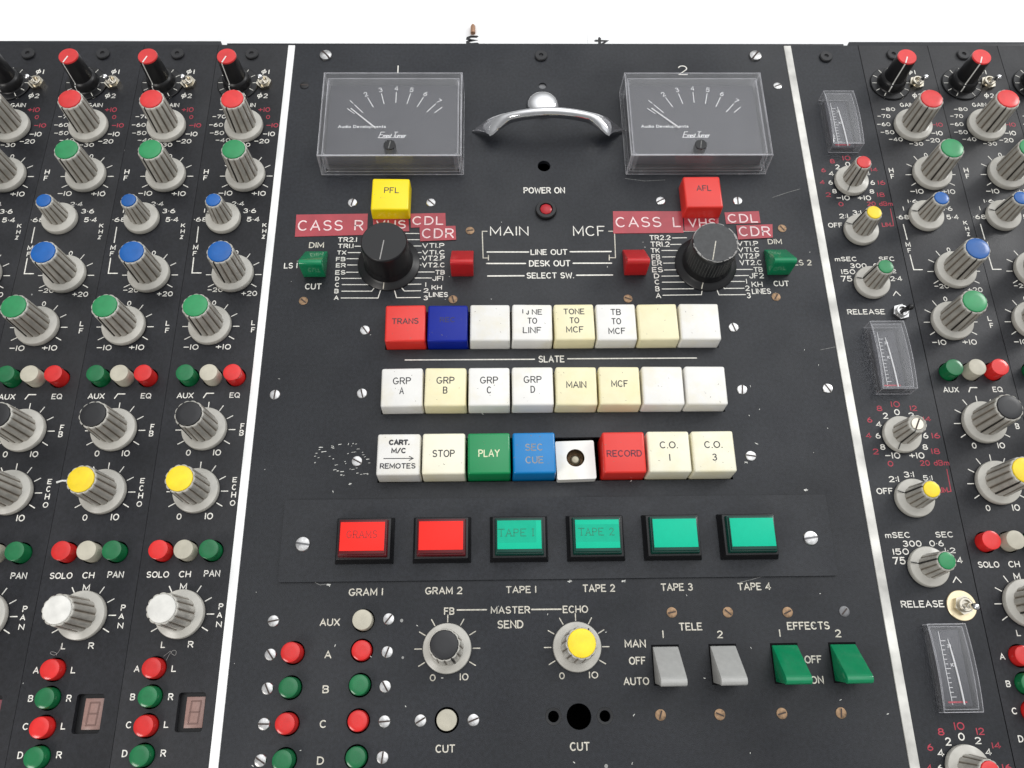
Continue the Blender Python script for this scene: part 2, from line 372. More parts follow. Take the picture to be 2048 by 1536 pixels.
gl('0', .62, arc(.31, .5, .31, .5, 90, 450, 20))
gl('1', .0, [(0, 0), (0, 1)])
gl('2', .58, arc(.29, .71, .28, .29, 165, -30, 10)+[(0, 0), (.58, 0)])
gl('3', .58, arc(.27, .76, .26, .24, 150, -90, 10), arc(.27, .27, .30, .27, 90, -150, 12))
gl('4', .66, [(.48, 0), (.48, 1), (0, .28), (.66, .28)])
gl('5', .58, [(.54, 1), (.08, 1), (.04, .55)]+arc(.27, .33, .30, .33, 120, -150, 12))
gl('6', .6, arc(.3, .3, .3, .3, 90, 450, 14), [(.02, .36), (.12, .72), (.40, 1)])
gl('7', .58, [(0, 1), (.58, 1), (.2, 0)])
gl('8', .6, arc(.3, .76, .25, .24, 90, 450, 14), arc(.3, .26, .30, .26, 90, 450, 16))
gl('9', .6, arc(.3, .7, .3, .3, 90, 450, 14), [(.58, .64), (.48, .28), (.2, 0)])
gl('-', .55, [(0, .5), (.55, .5)])
gl('+', .62, [(0, .5), (.62, .5)], [(.31, .82), (.31, .18)])
gl('.', .04, [(0, .02), (.04, .02)])
gl(':', .04, [(0, .22), (.04, .22)], [(0, .72), (.04, .72)])
gl('*', .04, [(0, .48), (.04, .48)])
gl('/', .5, [(0, -.05), (.5, 1.05)])
gl('^', .7, [(0, 0), (.35, 1), (.7, 0)])
gl('@', .6, arc(.3, .5, .3, .3, 90, 450, 16), [(.42, 1.1), (.18, -.1)])
gl('m', .72, [(0, 0), (0, .62)], arc(.18, .44, .18, .2, 180, 0, 6)+[(.36, 0)], arc(.54, .44, .18, .2, 180, 0, 6)+[(.72, 0)])
gl('d', .5, arc(.25, .31, .25, .31, 90, 450, 14), [(.5, 0), (.5, 1)])
gl('z', .44, [(0, .62), (.44, .62), (0, 0), (.44, 0)])
gl('u', .46, [(0, .64), (0, .24)]+arc(.23, .24, .23, .24, 180, 360, 8)+[(.46, .64)], [(.46, .3), (.46, 0)])
gl('i', .0, [(0, 0), (0, .64)], [(0, .9), (0, .94)])
gl('o', .5, arc(.25, .31, .25, .31, 90, 450, 14))
gl('e', .5, [(.02, .32), (.5, .32)], arc(.25, .31, .25, .31, 0, 310, 14))
gl('v', .46, [(0, .64), (.23, 0), (.46, .64)])
gl('l', .0, [(0, 0), (0, 1)])
gl('p', .5, arc(.25, .31, .25, .31, 90, 450, 14), [(0, .64), (0, -.28)])
gl('n', .44, [(0, 0), (0, .62)], arc(.22, .42, .22, .2, 180, 0, 8)+[(.44, 0)])
gl('t', .3, [(.14, .9), (.14, .1), (.3, 0)], [(0, .64), (.3, .64)])
gl('s', .4, arc(.2, .47, .19, .16, 30, 270, 8)+arc(.2, .155, .2, .155, 90, -150, 8)[1:])
gl('r', .32, [(0, 0), (0, .62)], [(0, .38), (.14, .6), (.32, .6)])

def text(mb, s, x0, y0, x1, y1, M, w=None, z=0.03, gap=.26, shear=0.0, rz=0.0, serif=False, space=.5, keep=()):
    adv = 0; lay = []
    for i, ch in enumerate(s):
        if ch == ' ': adv += space; continue
        gw, st = G[ch]; lay.append((adv, gw, st)); adv += gw+gap
    nat = max(adv-gap, 1e-3)
    H = y1-y0
    if w is None: w = min(max(H*.16, .42), .62)
    W_ = max((x1-x0)-w, .01); Hh = max(H-w, .1)
    sx = W_/nat if nat > .05 else Hh
    cx, cy = (x0+x1)/2, (y0+y1)/2
    k = 0
    for a, gw, st in lay:
        for pts in st:
            q = []
            for (u, v) in pts:
                X = x0+w/2+(a+u)*sx+shear*v*Hh; Y = y0+w/2+v*Hh
                if nat <= .05: X = cx
                if rz: dx, dy = X-cx, Y-cy; X, Y = cx+dx*math.cos(rz)-dy*math.sin(rz), cy+dx*math.sin(rz)+dy*math.cos(rz)
                q.append((X, Y))
            cl = len(q) > 3 and abs(q[0][0]-q[-1][0])+abs(q[0][1]-q[-1][1]) < 1e-3
            mb.ribbon(q, w, z+.008*(k % 5), M, cl); k += 1
            if serif and not cl:
                for e in (pts[0], pts[-1]):
                    if e[1] in (0, 1):
                        X = x0+w/2+(a+e[0])*sx; Y = y0+w/2+e[1]*Hh
                        mb.ribbon([(X-Hh*.13, Y), (X+Hh*.13, Y)], w*.8, z+.008*(k % 5)+.05, M); k += 1
def line(mb, pts, M, w=.55, z=0.03): mb.ribbon(pts, w, z, M)
def ticks(mb, cx, cy, angs, r0, r1, M, w=.45):
    for a in angs:
        c, s_ = math.cos(R(a)), math.sin(R(a)); mb.ribbon([(cx+r0*c, cy+r0*s_), (cx+r1*c, cy+r1*s_)], w, .03, M)

def plate_mesh(name, outer, holes, thick, M):
    cu = bpy.data.curves.new(name, 'CURVE'); cu.dimensions = '2D'; cu.fill_mode = 'BOTH'; cu.extrude = thick/2*MM
    for poly in [outer]+holes:
        sp = cu.splines.new('POLY'); sp.points.add(len(poly)-1); sp.use_cyclic_u = True
        for p, (x, y) in zip(sp.points, poly): p.co = (x*MM, y*MM, 0, 1)
    o = bpy.data.objects.new(name, cu); C.objects.link(o)
    dg = bpy.context.evaluated_depsgraph_get(); me = bpy.data.meshes.new_from_object(o.evaluated_get(dg))
    bpy.data.objects.remove(o); bpy.data.curves.remove(cu)
    me.name = name; me.transform(Matrix.Translation((0, 0, -thick/2*MM)))
    me.materials.clear(); me.materials.append(M)
    me.polygons.foreach_set('use_smooth', [False]*len(me.polygons)); me.update()
    return me
def engrave(o, *mbs):
    # the filled engraving is part of the faceplate itself
    b = bmesh.new(); b.from_mesh(o.data); me = o.data
    for mb in mbs:
        lm = mb.mesh('engraving', 0); off = len(me.materials); n0 = len(b.faces)
        for M in lm.materials: me.materials.append(M)
        b.from_mesh(lm); b.faces.ensure_lookup_table()
        for f in b.faces[n0:]: f.material_index += off
        bpy.data.meshes.remove(lm)
    b.to_mesh(me); b.free()
def circ(x, y, r, n=28): return [(x+r*math.cos(2*math.pi*i/n), y+r*math.sin(2*math.pi*i/n)) for i in range(n)]
def rect(x0, y0, x1, y1, r=0.0, n=4):
    if not r: return [(x0, y0), (x1, y0), (x1, y1), (x0, y1)]
    o = []
    for cx, cy, a in ((x1-r, y0+r, -90), (x1-r, y1-r, 0), (x0+r, y1-r, 90), (x0+r, y0+r, 180)):
        o += [(cx+r*math.cos(R(a+90*i/n)), cy+r*math.sin(R(a+90*i/n))) for i in range(n+1)]
    return o
def chassis(x0, y0, x1, y1, name='chassis', parent=None):
    b = MB(); z0, z1 = -42, -2.7
    b.box(x0, y0, z0, x1, y1, z0+1.5, DARK)
    for q in ((x0, y0, x0+1, y1), (x1-1, y0, x1, y1), (x0+1.01, y0, x1-1.01, y0+1), (x0+1.01, y1-1, x1-1.01, y1)):
        b.box(q[0], q[1], z0+1.51, q[2], q[3], z1, DARK)
    return obj(name, b, parent)

# ------------------------------------------------------------------ shared control meshes
def knob_meshes(skirt, rb, rt, h, capr, flutes, sk_h=3.2):
    b = MB()
    b.lathe([(skirt*.985, 0.3), (skirt, .7), (skirt, sk_h-.8), (skirt-.25, sk_h-.2), (skirt-.7, sk_h), (rb+.9, sk_h+.35), (rb+.15, sk_h+.75)], PLASTIC, 56)
    nn = flutes*10
    def mod(r, z, a):
        if z > h-.05 and r < rt-.6: return r
        t = abs(math.sin(a*flutes/2))
        return r*(1-.085*(1-t**.55)) if r > capr+.05 else r
    prof = [(rb, sk_h+.3), (rb-.05, sk_h+1.2), (rt+.1, h-1.4), (rt, h-.5), (rt-.25, h-.12), (capr+.12, h), (capr-.02, h-.05), (capr-.1, h-.6)]
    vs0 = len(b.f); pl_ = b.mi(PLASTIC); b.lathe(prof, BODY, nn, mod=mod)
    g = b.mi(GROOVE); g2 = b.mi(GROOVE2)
    for j in range(2):                                  # grime lies in the valleys between the ribs, a mid tone beside them
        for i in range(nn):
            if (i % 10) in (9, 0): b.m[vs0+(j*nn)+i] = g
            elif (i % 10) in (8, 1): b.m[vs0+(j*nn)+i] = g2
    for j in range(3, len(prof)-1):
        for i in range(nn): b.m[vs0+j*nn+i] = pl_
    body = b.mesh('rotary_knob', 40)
    p = MB()
    # pointer line runs up the flank at angle 0 (+x); rotate the knob to aim it
    p.box(rb-1.0, -.22, sk_h+1, rb+.12, .22, sk_h+1.4, LINEBLK)
    vs = []; dx0, dx1 = rb+.12, rt+.16
    for x, z in ((dx0, sk_h+.9), (dx1, h-.9), (dx1-.35, h-.02), (capr+.1, h+.03)):
        vs += [(x, -.24, z), (x, .24, z)]
    p2 = MB(); p2.add(vs+[(x-.5, y, z) for x, y, z in vs], [(0, 1, 3, 2), (2, 3, 5, 4), (4, 5, 7, 6), (0, 2, 10, 8), (1, 9, 11, 3), (2, 4, 12, 10), (3, 11, 13, 5), (0, 8, 9, 1), (8, 10, 11, 9), (10, 12, 13, 11), (6, 7, 15, 14), (4, 6, 14, 12), (5, 13, 15, 7), (12, 14, 15, 13)], LINEBLK)
    pm = p2.mesh('pointer', 0)
    caps = {}
    for cn, M in CAP.items():
        c = MB(); c.lathe([(capr-.12, h-.6), (capr-.08, h+.25), (capr-.25, h+.55), (capr-.7, h+.72), (capr*.5, h+.82), (0.001, h+.86)], M, 40)
        caps[cn] = c.mesh('cap_'+cn)
    return body, pm, caps
BIG = knob_meshes(10.4, 7.35, 6.55, 22.6, 5.85, 13)
SMALL = knob_meshes(9.0, 5.6, 4.35, 17.6, 3.75, 12)
sl = MB()
sl.box(5.4, -.2, 3.75, 8.9, .2, 3.95, LINEBLK); SKLINE = sl.mesh('skirt_mark', 0)
def knob(parent, x, y, col, ang, big=True, label=None, skline=False, nocap=False):
    K = BIG if big else SMALL
    o = obj('rotary_knob', K[0], parent, (x, y, 0), R(ang), label)
    obj('pointer', K[1], o)
    if skline: obj('skirt_mark', SKLINE, o)
    if nocap:
        c = MB(); c.lathe([(2.9, 17.0), (2.9, 17.3), (2.7, 17.45), (.001, 17.45)], NICKEL, 24); c.box(-2.7, -.35, 17.46, 2.7, .35, 17.52, SLOTDK)
        obj('collet_screw', c, o)
    else: obj('cap', K[2][col], o)
    return o
# tall black knob with a red cap
tk = MB()
tk.lathe([(11.4, .25), (11.4, .8), (11.0, 1.1), (8.0, 1.25), (7.6, 1.7), (7.3, 5.2), (6.7, 6.2), (5.9, 6.8), (5.3, 20.4), (5.1, 20.9), (0.001, 20.9)], BLKPL, 48)
ticks(tk, 0, 0, range(-60, 241, 30), 8.3, 10.6, INK, .38)
for i in range(len(tk.v)):
    if abs(tk.v[i][2]-.03) < 1e-6: tk.v[i] = (tk.v[i][0], tk.v[i][1], 1.27)
TALL = tk.mesh('tall_knob', 32)
tc_ = MB(); tc_.lathe([(5.12, 20.6), (5.15, 21.3), (4.95, 21.7), (0.001, 21.75)], CAP['red'], 40); TALLCAP = tc_.mesh('tall_cap')
tp = MB(); tp.box(.3, -.33, 21.74, 4.9, .33, 21.82, LINEWHT); tp.add([(5.2, -.33, 21.3), (5.2, .33, 21.3), (5.4, .33, 20.4), (5.4, -.33, 20.4), (6.02, -.33, 6.9), (6.02, .33, 6.9), (7.38, .33, 5.3), (7.38, -.33, 5.3), (7.66, -.3, 2), (7.66, .3, 2)],
  [(0, 1, 2, 3), (3, 2, 5, 4), (4, 5, 6, 7), (7, 6, 9, 8)], LINEWHT); TALLPT = tp.mesh('tall_pointer', 0)
def tall_knob(parent, x, y, ang, label):
    o = obj('rotary_knob', TALL, parent, (x, y, 0), 0, label)
    c = obj('cap', TALLCAP, o); p = obj('pointer', TALLPT, o, (0, 0, 0), R(ang)); return o

def button_mesh(col, r, h, round_):
    b = MB(); b.lathe([(r, -9), (r, h-round_), (r-round_*.3, h-round_*.3), (r-round_, h), (r*.5, h+.04), (0.001, h+.06)], BTN[col], 40)
    return b.mesh('push_button_'+col)
FLAT = {c: button_mesh(c, 4.25, 6.6, .3) for c in BTN}
DOME = {c: button_mesh(c, 4.25, 4.4, .95) for c in BTN}
def button(parent, x, y, col, flat=True, dz=0.0, label=None):
    return obj('push_button', (FLAT if flat else DOME)[col], parent, (x, y, dz), 0, label)

def screw_mesh(r, M, slotM, dome=.5, n=24):
    b = MB(); b.lathe([(r, .02), (r, .25), (r*.9, .25+dome*.55), (r*.6, .25+dome*.9), (0.001, .25+dome)], M, n)
    t = .25+dome
    b.add([(-r*.93, -r*.13, t*.62), (r*.93, -r*.13, t*.62), (r*.93, r*.13, t*.62), (-r*.93, r*.13, t*.62), (-r*.7, -r*.13, t+.03), (r*.7, -r*.13, t+.03), (r*.7, r*.13, t+.03), (-r*.7, r*.13, t+.03)],
          [(4, 5, 6, 7), (0, 1, 5, 4), (3, 7, 6, 2), (0, 4, 7, 3), (1, 2, 6, 5)], slotM)
    return b.mesh('screw')
SCREW = {'steel': screw_mesh(2.55, STEEL, SLOTDK), 'brass': screw_mesh(2.25, BRASS, SLOTDK, .15), 'dull': screw_mesh(2.3, DULL, SLOTDK, .2), 'large': screw_mesh(3.4, STEEL, DULL, .8),
         'dome': screw_mesh(3.7, STEEL, SLOTDK, 1.6), 'black': screw_mesh(2.5, BLKPL, SLOTDK, .3), 'small': screw_mesh(2.4, STEEL, SLOTDK, .3)}
SCREWLAB = {'steel': 'bright slotted steel screw', 'brass': 'tarnished brass slotted screw', 'dull': 'dull grey slotted screw', 'large': 'large bright slotted screw', 'dome': 'large domed steel screw', 'black': 'black screw', 'small': 'small bright slotted screw'}
def screw(parent, x, y, kind='steel', ang=None):
    return obj('screw', SCREW[kind], parent, (x, y, 0), R(rnd.uniform(0, 180) if ang is None else ang), SCREWLAB[kind])
gm = MB(); gm.lathe([(3.7, .02), (3.7, .9), (3.3, 1.4), (1.3, 1.4), (1.0, .6), (.001, .5)], BLKRUB, 28); GROM = gm.mesh('rubber_bush')
def bush(parent, x, y): return obj('screw_cover', GROM, parent, (x, y, 0), 0, 'black plastic screw cover')

def toggle_meshes(lev, tilt, wash=False, nutM=NICKEL):
    b = MB()
    if wash: b.lathe([(6.6, .02), (6.6, .7), (6.4, .85), (3.0, .85)], WASHER, 36)
    z = .86 if wash else .02
    b.prism([(4.3*math.cos(R(60*i+15)), 4.3*math.sin(R(60*i+15))) for i in range(6)], z, z+2.2, nutM)
    b.lathe([(3.1, z+2.21), (3.1, z+3.6), (2.8, z+3.8), (2.1, z+3.8), (2.0, z+2.4), (.001, z+2.3)], nutM, 28)
    nut = b.mesh('toggle_switch', 30)
    l = MB(); a = R(tilt[0]); dx, dy = math.sin(a)*math.cos(R(tilt[1])), math.sin(a)*math.sin(R(tilt[1])); dz = math.cos(a)
    P0 = Vector((0, 0, z+2)); d = Vector((dx, dy, dz)); pts = []; rad = []
    for t, r in ((0, .9), (1.5, 1.0), (6, 1.25), (8.6, 1.45), (9.4, 1.4), (9.9, 1.0), (10.1, .35)): pts.append((P0+d*t)[:]); rad.append(r)
    l.tube(pts, rad, lev, 14); lm = l.mesh('lever', 40)
    return nut, lm
TOG = toggle_meshes(CHROME, (25, -84))
TOGB = toggle_meshes(BLKPL, (12, -80), nutM=STEEL)
TOGW = toggle_meshes(CHROME, (11, -85), True)
def toggle(parent, x, y, T, label):
    o = obj('toggle_switch', T[0], parent, (x, y, 0), 0, label); obj('lever', T[1], o); return o

# ------------------------------------------------------------------ setting: white sheet behind and below the desk
sb = MB(); sb.add([(-6000, -3000, -45), (6000, -3000, -45), (6000, 6000, -45), (-6000, 6000, -45)], [(0, 1, 2, 3)], SHEET)
sheet = obj('backdrop', sb); sheet['kind'] = 'structure'

# ------------------------------------------------------------------ the channel strips
def build_channel(w):
    root = thing('channel_strip', 'x', 'channel strip', (0, 0, 0), 'channel strips of the mixing desk')
    hw = w/2-.14
    holes = []
    row1 = [(-11.0, 151.0), (.2, 151.0), (11.4, 151.0)]; row2 = [(-11.9, 67.2), (-.9, 67.2), (10.1, 67.2)]
    col = [(-8.2, 18.0-11.25*i) for i in range(4)]
    for x, y in row1+row2+col: holes.append(circ(x, y, 4.95))
    for (x, y, r) in ((0, 299.4, 4), (4.2, 267.4, 4), (-4.5, 240, 4)): pass
    win = (3.2, -7.2, 14.6, 8.2)
    holes.append(rect(*win, r=1.2))
    fp = obj('faceplate', plate_mesh('strip_plate', rect(-hw, -75, hw, 357.9), holes, 2.6, PANEL2), root)
    chassis(-hw, -75, hw, 357.6, 'chassis', root)
    # controls
    tall_knob(root, -6.8, 329.3, -112, 'tall black knob with red cap')
    toggle(root, 8.0, 329.2, TOG, 'small toggle switch with chrome lever')
    bush(root, -1.2, 350.6)
    knob(root, 0, 299.4, 'red', -115, True, 'grey fluted gain knob with red cap')
    knob(root, 4.2, 267.4, 'green', -112, True, 'grey fluted high frequency knob with green cap')
    knob(root, -4.5, 240.2, 'blue', 168, False, 'small grey knob with blue cap', True)
    knob(root, 4.1, 207.4, 'blue', -112, True, 'grey fluted mid frequency knob with blue cap')
    knob(root, -3.9, 178.3, 'green', -112, True, 'grey fluted low frequency knob with green cap')
    knob(root, 0, 124.3, 'black', -128, True, 'grey fluted feedback knob with black cap')
    knob(root, -.1, 94.6, 'yellow', -128, True, 'grey fluted echo knob with yellow cap')
    knob(root, 0, 40.0, 'white', -140, True, 'grey fluted pan knob with white cap')
    for (x, y), c, l in zip(row1, ('green', 'beige', 'red'), ('green aux button', 'beige filter button', 'red EQ button')): button(root, x, y, c, True, 0, l)
    for (x, y), c, l in zip(row2, ('red', 'beige', 'green'), ('red solo button', 'beige channel button', 'green pan button')): button(root, x, y, c, True, -.8, l)
    for (x, y), c, l in zip(col, ('red', 'green', 'red', 'green'), ('red routing button A', 'green routing button B', 'red routing button C', 'green routing button D')): button(root, x, y, c, False, 0, l)
    d = MB(); x0, y0, x1, y1 = win
    d.box(x0+2.9, y0+1.5, -4.5, x1-.8, y1-1.7, -2.0, SEGPANE, .1); d.box(x0-.6, y0-.6, -6, x1+.6, y1+.6, -3.0, BLKPL)
    disp = obj('digit_display', d, root, (0, 0, 0), 0, 'unlit brownish seven segment display')
    sg = MB(); ax, bx, ay, by, my = x0+4.6, x1-2.9, y0+3.2, y1-3.4, (y0+y1)/2
    sh = .5
    for p, q in (((ax, ay), (bx, ay)), ((ax+sh*.5, my), (bx+sh*.5, my)), ((ax+sh, by), (bx+sh, by)), ((ax, ay+.7), (ax+sh*.5, my-.5)), ((ax+sh*.5, my+.5), (ax+sh, by-.6)), ((bx, ay+.7), (bx+sh*.5, my-.5)), ((bx+sh*.5, my+.5), (bx+sh, by-.6))):
        sg.ribbon([p, q], .75, -1.96, SEGLINE)
    obj('segments', sg, disp)
    # engraving
    t = MB(); r_ = MB()
    T = lambda s, *b, **k: text(t, s, *b, INK, **k)
    T('@', 4.65, 319.37, 7.60, 323.08); T('2', 8.20, 319.58, 10.56, 322.76)
    T('@', 5.36, 336.50, 8.26, 339.99); T('1', 9.13, 336.51, 10.15, 339.77)
    T('GAIN', -3.90, 313.28, 4.48, 316.11)
    for s, b in (('-80', (-15.35, 310.37, -7.27, 312.85)), ('-70', (-18.57, 305.53, -10.95, 308.08)), ('-60', (-19.72, 299.89, -11.99, 302.49)),
                 ('-50', (-18.71, 294.37, -10.81, 297.04)), ('-40', (-14.93, 289.56, -6.92, 292.21)), ('-30', (-3.74, 286.58, 4.26, 289.13)),
                 ('-20', (6.09, 288.75, 14.31, 291.68)), ('-10', (10.39, 293.49, 17.00, 296.54))): T(s, *b)
    for s, b in (('+10', (6.11, 309.93, 12.81, 313.16)), ('0', (11.03, 305.16, 13.20, 307.85)), ('-10', (11.65, 299.40, 18.29, 302.27))): text(r_, s, *b, REDINK)
    A9 = range(-30, 211, 30)
    ticks(t, 4.2, 267.4, [-30, 0, 30, 60, 120, 150, 180, 210], 10.9, 13.9, INK)
    T('0', 3.2, 279.0, 5.2, 281.7)
    T('-10', -9.46, 255.07, -1.96, 258.12); T('+10', 8.13, 254.83, 15.65, 257.88)
    T('H', -18.72, 268.75, -16.14, 271.86); T('F', -18.48, 264.78, -16.31, 267.87)
    for s, b in (('2*4', (-1.63, 248.61, 4.97, 251.35)), ('3*6', (4.87, 244.19, 11.69, 247.00)), ('5*4', (7.32, 238.88, 14.03, 241.76)),
                 ('*68', (-20.24, 238.99, -13.31, 241.77)), ('1', (-15.82, 244.44, -14.89, 247.05)), ('1*6', (-12.02, 249.16, -6.59, 251.48)),
                 ('K', (15.79, 235.54, 18.00, 237.94)), ('H', (16.07, 231.87, 18.18, 234.35)), ('z', (16.27, 228.50, 17.83, 231.96))): T(s, *b)
    line(t, [(-17.31, 235.86), (-17.08, 226.56)], INK); T('M', -18.49, 222.15, -15.85, 225.03); T('F', -18.17, 218.57, -16.09, 221.26)
    line(t, [(-17.39, 217.42), (-17.10, 208.50), (-12.50, 208.48)], INK)
    ticks(t, 4.1, 207.4, [-30, 0, 30, 60, 120, 150, 180, 210], 10.9, 13.9, INK)
    T('0', 3.1, 218.9, 5.1, 221.6)
    T('-20', -8.17, 197.51, -0.31, 200.06); T('+20', 9.05, 195.17, 17.03, 198.00)
    ticks(t, -3.9, 178.3, [-30, 0, 30, 60, 120, 150, 180, 210], 10.9, 13.9, INK)
    T('0', -4.9, 190.0, -2.9, 192.7)
    T('-10', -16.00, 165.65, -8.62, 168.58); T('+10', -0.37, 165.70, 7.16, 168.63)
    T('L', 15.81, 178.84, 17.75, 181.60); T('F', 16.06, 174.86, 18.07, 177.68)
    T('AUX', -15.75, 140.28, -7.82, 143.16); line(t, [(-2.98, 140.45), (-1.75, 142.76), (1.64, 142.74)], INK); T('EQ', 9.33, 140.32, 14.31, 143.12)
    ticks(t, 0, 124.3, A9, 10.9, 13.9, INK); ticks(t, -.1, 94.6, A9, 10.9, 13.9, INK)
    T('0', -7.69, 111.67, -5.44, 114.62); T('10', 4.94, 111.62, 8.59, 114.57)
    T('F', 16.20, 124.61, 18.13, 127.40); T('B', 16.06, 121.23, 18.12, 124.16)
    T('0', -7.97, 81.56, -5.72, 84.47); T('10', 4.76, 81.55, 8.44, 84.61)
    T('E', 15.38, 98.69, 17.46, 101.14); T('C', 15.49, 95.05, 17.50, 97.77); T('H', 15.54, 91.44, 17.74, 94.27); T('O', 15.35, 87.71, 17.82, 90.31)
    T('SOLO', -17.61, 55.82, -7.72, 58.59); T('CH', -3.43, 55.81, 1.82, 58.65); T('PAN', 7.50, 55.93, 14.62, 58.84)
    T('M', -2.31, 50.31, 0.73, 53.31)
    ticks(t, 0, 40.0, [-30, 0, 30, 60, 120, 150, 180, 210], 10.9, 13.9, INK)
    T('L', -7.11, 26.18, -5.24, 28.91); T('R', 4.35, 26.15, 6.73, 28.88)
    T('P', 15.61, 41.78, 17.64, 44.48); T('A', 15.24, 38.35, 17.59, 40.70); T('N', 15.37, 34.43, 17.84, 36.89)
    for s, b in (('A', (-17.05, 16.53, -14.63, 19.21)), ('L', (-1.27, 16.44, 0.71, 19.18)), ('B', (-16.92, 5.42, -14.84, 8.09)), ('R', (-1.12, 5.19, 1.03, 7.99)),
                 ('C', (-16.98, -5.38, -14.61, -2.71)), ('L', (-1.38, -5.43, 0.55, -2.71)), ('D', (-16.87, -16.21, -14.66, -13.50)), ('R', (-1.20, -16.34, 1.02, -13.62))): T(s, *b)
    T('-', -12.3, 318.6, -10.7, 320.2); T('+', -2.6, 318.8, -.6, 320.8)
    engrave(fp, t, r_)
    return root
CH = build_channel(42.3)
CHLAB = [
 'black channel strip touching the clean white trim strip, complete from top to bottom',
 'black channel strip with a white paint dash left of its yellow echo knob',
 'black channel strip whose dark red digit display is cut by the left picture edge',
 'black channel strip at the far left, only its upper right corner showing',
 'black channel strip directly right of the module with three narrow meters',
 'black channel strip cut by the right picture edge, red gain knob still whole',
 'black channel strip at the far right, only part of one black knob showing']
CHX = [-136.8, -179.0, -221.2, -263.4, 234.1, 275.5, 316.9]
strips = []
for i, (x, lab) in enumerate(zip(CHX, CHLAB)):
    o = CH if i == 0 else copy_tree(CH)
    o.location.x = x*MM; o['label'] = lab; strips.append(o)
    if i:
        for ch in o.children:
            if ch.name.startswith('rotary_knob'):
                if len(ch.children) and any(c.name.startswith('pointer') for c in ch.children) and abs(ch.location.y-.3293) > .002:
                    ch.rotation_euler.z += R(rnd.uniform(-6, 9))
            if ch.name.startswith('faceplate') and i >= 4: ch.scale.x = .978
            if ch.name.startswith('chassis') and i >= 4: ch.scale.x = .978
def part(o, base, n=0):
    return [c for c in o.children if c.name.split('.')[0] == base]
# the display of the third strip has its red glow put into the pane colour, the buttons of the first right strip are pressed in
red_pane = part(strips[2], 'digit_display')[0]; red_pane.data = red_pane.data.copy(); red_pane.data.materials[0] = SEGPANE_R; red_pane['label'] = 'dark red seven segment display'
wm = MB(); wm.tube([(-22.5, 99.4, .2), (-20, 100.2, .25), (-17.2, 100.0, .25)], [.5, .45, .55], LINEWHT, 8)
obj('paint_mark', wm, strips[1], (0, 0, 0), 0, 'white paint dash')

# ------------------------------------------------------------------ rails and dividers
def divider(x0, x1, M, label):
    b = MB(); b.box(x0, -75, -40, x1, 357.2, .5, M, .15)
    return tag(obj('divider_strip', b), label, 'trim strip', 'light trim strips between the desk sections')
divider(-117.7, -113.9, DIVMAT, 'clean white trim strip between the left channel strips and the centre panel')
divider(169.8, 173.9, DIVMAT2, 'smudged pale trim strip between the centre panel and the limiter module')
def rail(x0, x1, top, label):
    b = MB(); b.box(x0, 358.1, -40, x1, top, -.3, PANEL, .2)
    return tag(obj('rear_rail', b), label, 'rail', 'black rails along the rear edge of the desk')
rail(-330, -157.0, 361.0, 'black rear rail behind the left channel strips')
rail(-153.3, 205.6, 359.4, 'black rear rail behind the centre panel')
rail(209.0, 380, 361.0, 'black rear rail behind the right channel strips')

# ------------------------------------------------------------------ limiter module
L = thing('limiter_module', 'narrow black limiter module with three clear edge meters beside the smudged trim strip', 'limiter module')
LX = 193.2
secs = [233.0, 89.0, -55.0]
lfp = obj('faceplate', plate_mesh('limiter_plate', rect(174.1, -75, 213.9, 357.9), [], 2.6, PANEL), L)
chassis(174.1, -75, 213.9, 357.6, 'chassis', L)
bush(L, 193.3, 349.0)
lt = MB(); lr = MB()
def meter_cover(w, l, h, th):
    # arched clear cover: outer and inner skins joined at the foot
    b = bmesh.new(); rows = 9
    def skin(w, l, h, bulge):
        ring = []
        n = 10
        for i in range(n+1):
            y = -l/2+l*i/n; zz = h+bulge*(1-(2*i/n-1)**2); ring.append((y, zz))
        return ring
    O = skin(w, l, h, 1.6); I = skin(w-2*th, l-2*th, h-th, 1.5)
    def shell(ring, w, flip):
        n = len(ring); lo = [[b.verts.new((sx*w/2, y, 0)) for y, z in ring] for sx in (-1, 1)]
        hi = [[b.verts.new((sx*w/2, y, z)) for y, z in ring] for sx in (-1, 1)]
        F = []
        for i in range(n-1):
            F.append((hi[0][i], hi[1][i], hi[1][i+1], hi[0][i+1])); F.append((lo[0][i], hi[0][i], hi[0][i+1], lo[0][i+1])); F.append((lo[1][i], lo[1][i+1], hi[1][i+1], hi[1][i]))
        F.append((lo[0][0], lo[1][0], hi[1][0], hi[0][0])); F.append((lo[0][-1], hi[0][-1], hi[1][-1], lo[1][-1]))
        for f in F: b.faces.new(f if not flip else f[::-1])
        return [lo[0], lo[1]]
    a = shell(O, w, False); c = shell(I, w-2*th, True)
    for k in (0, 1):
        for i in range(len(O)-1):
            q = (a[k][i], a[k][i+1], c[k][i+1], c[k][i]); b.faces.new(q if k == 0 else q[::-1])
    b.faces.new((a[0][0], c[0][0], c[1][0], a[1][0])); b.faces.new((a[0][-1], a[1][-1], c[1][-1], c[0][-1]))
    m_ = MB(); m_.bm(b, ACRYL); return m_
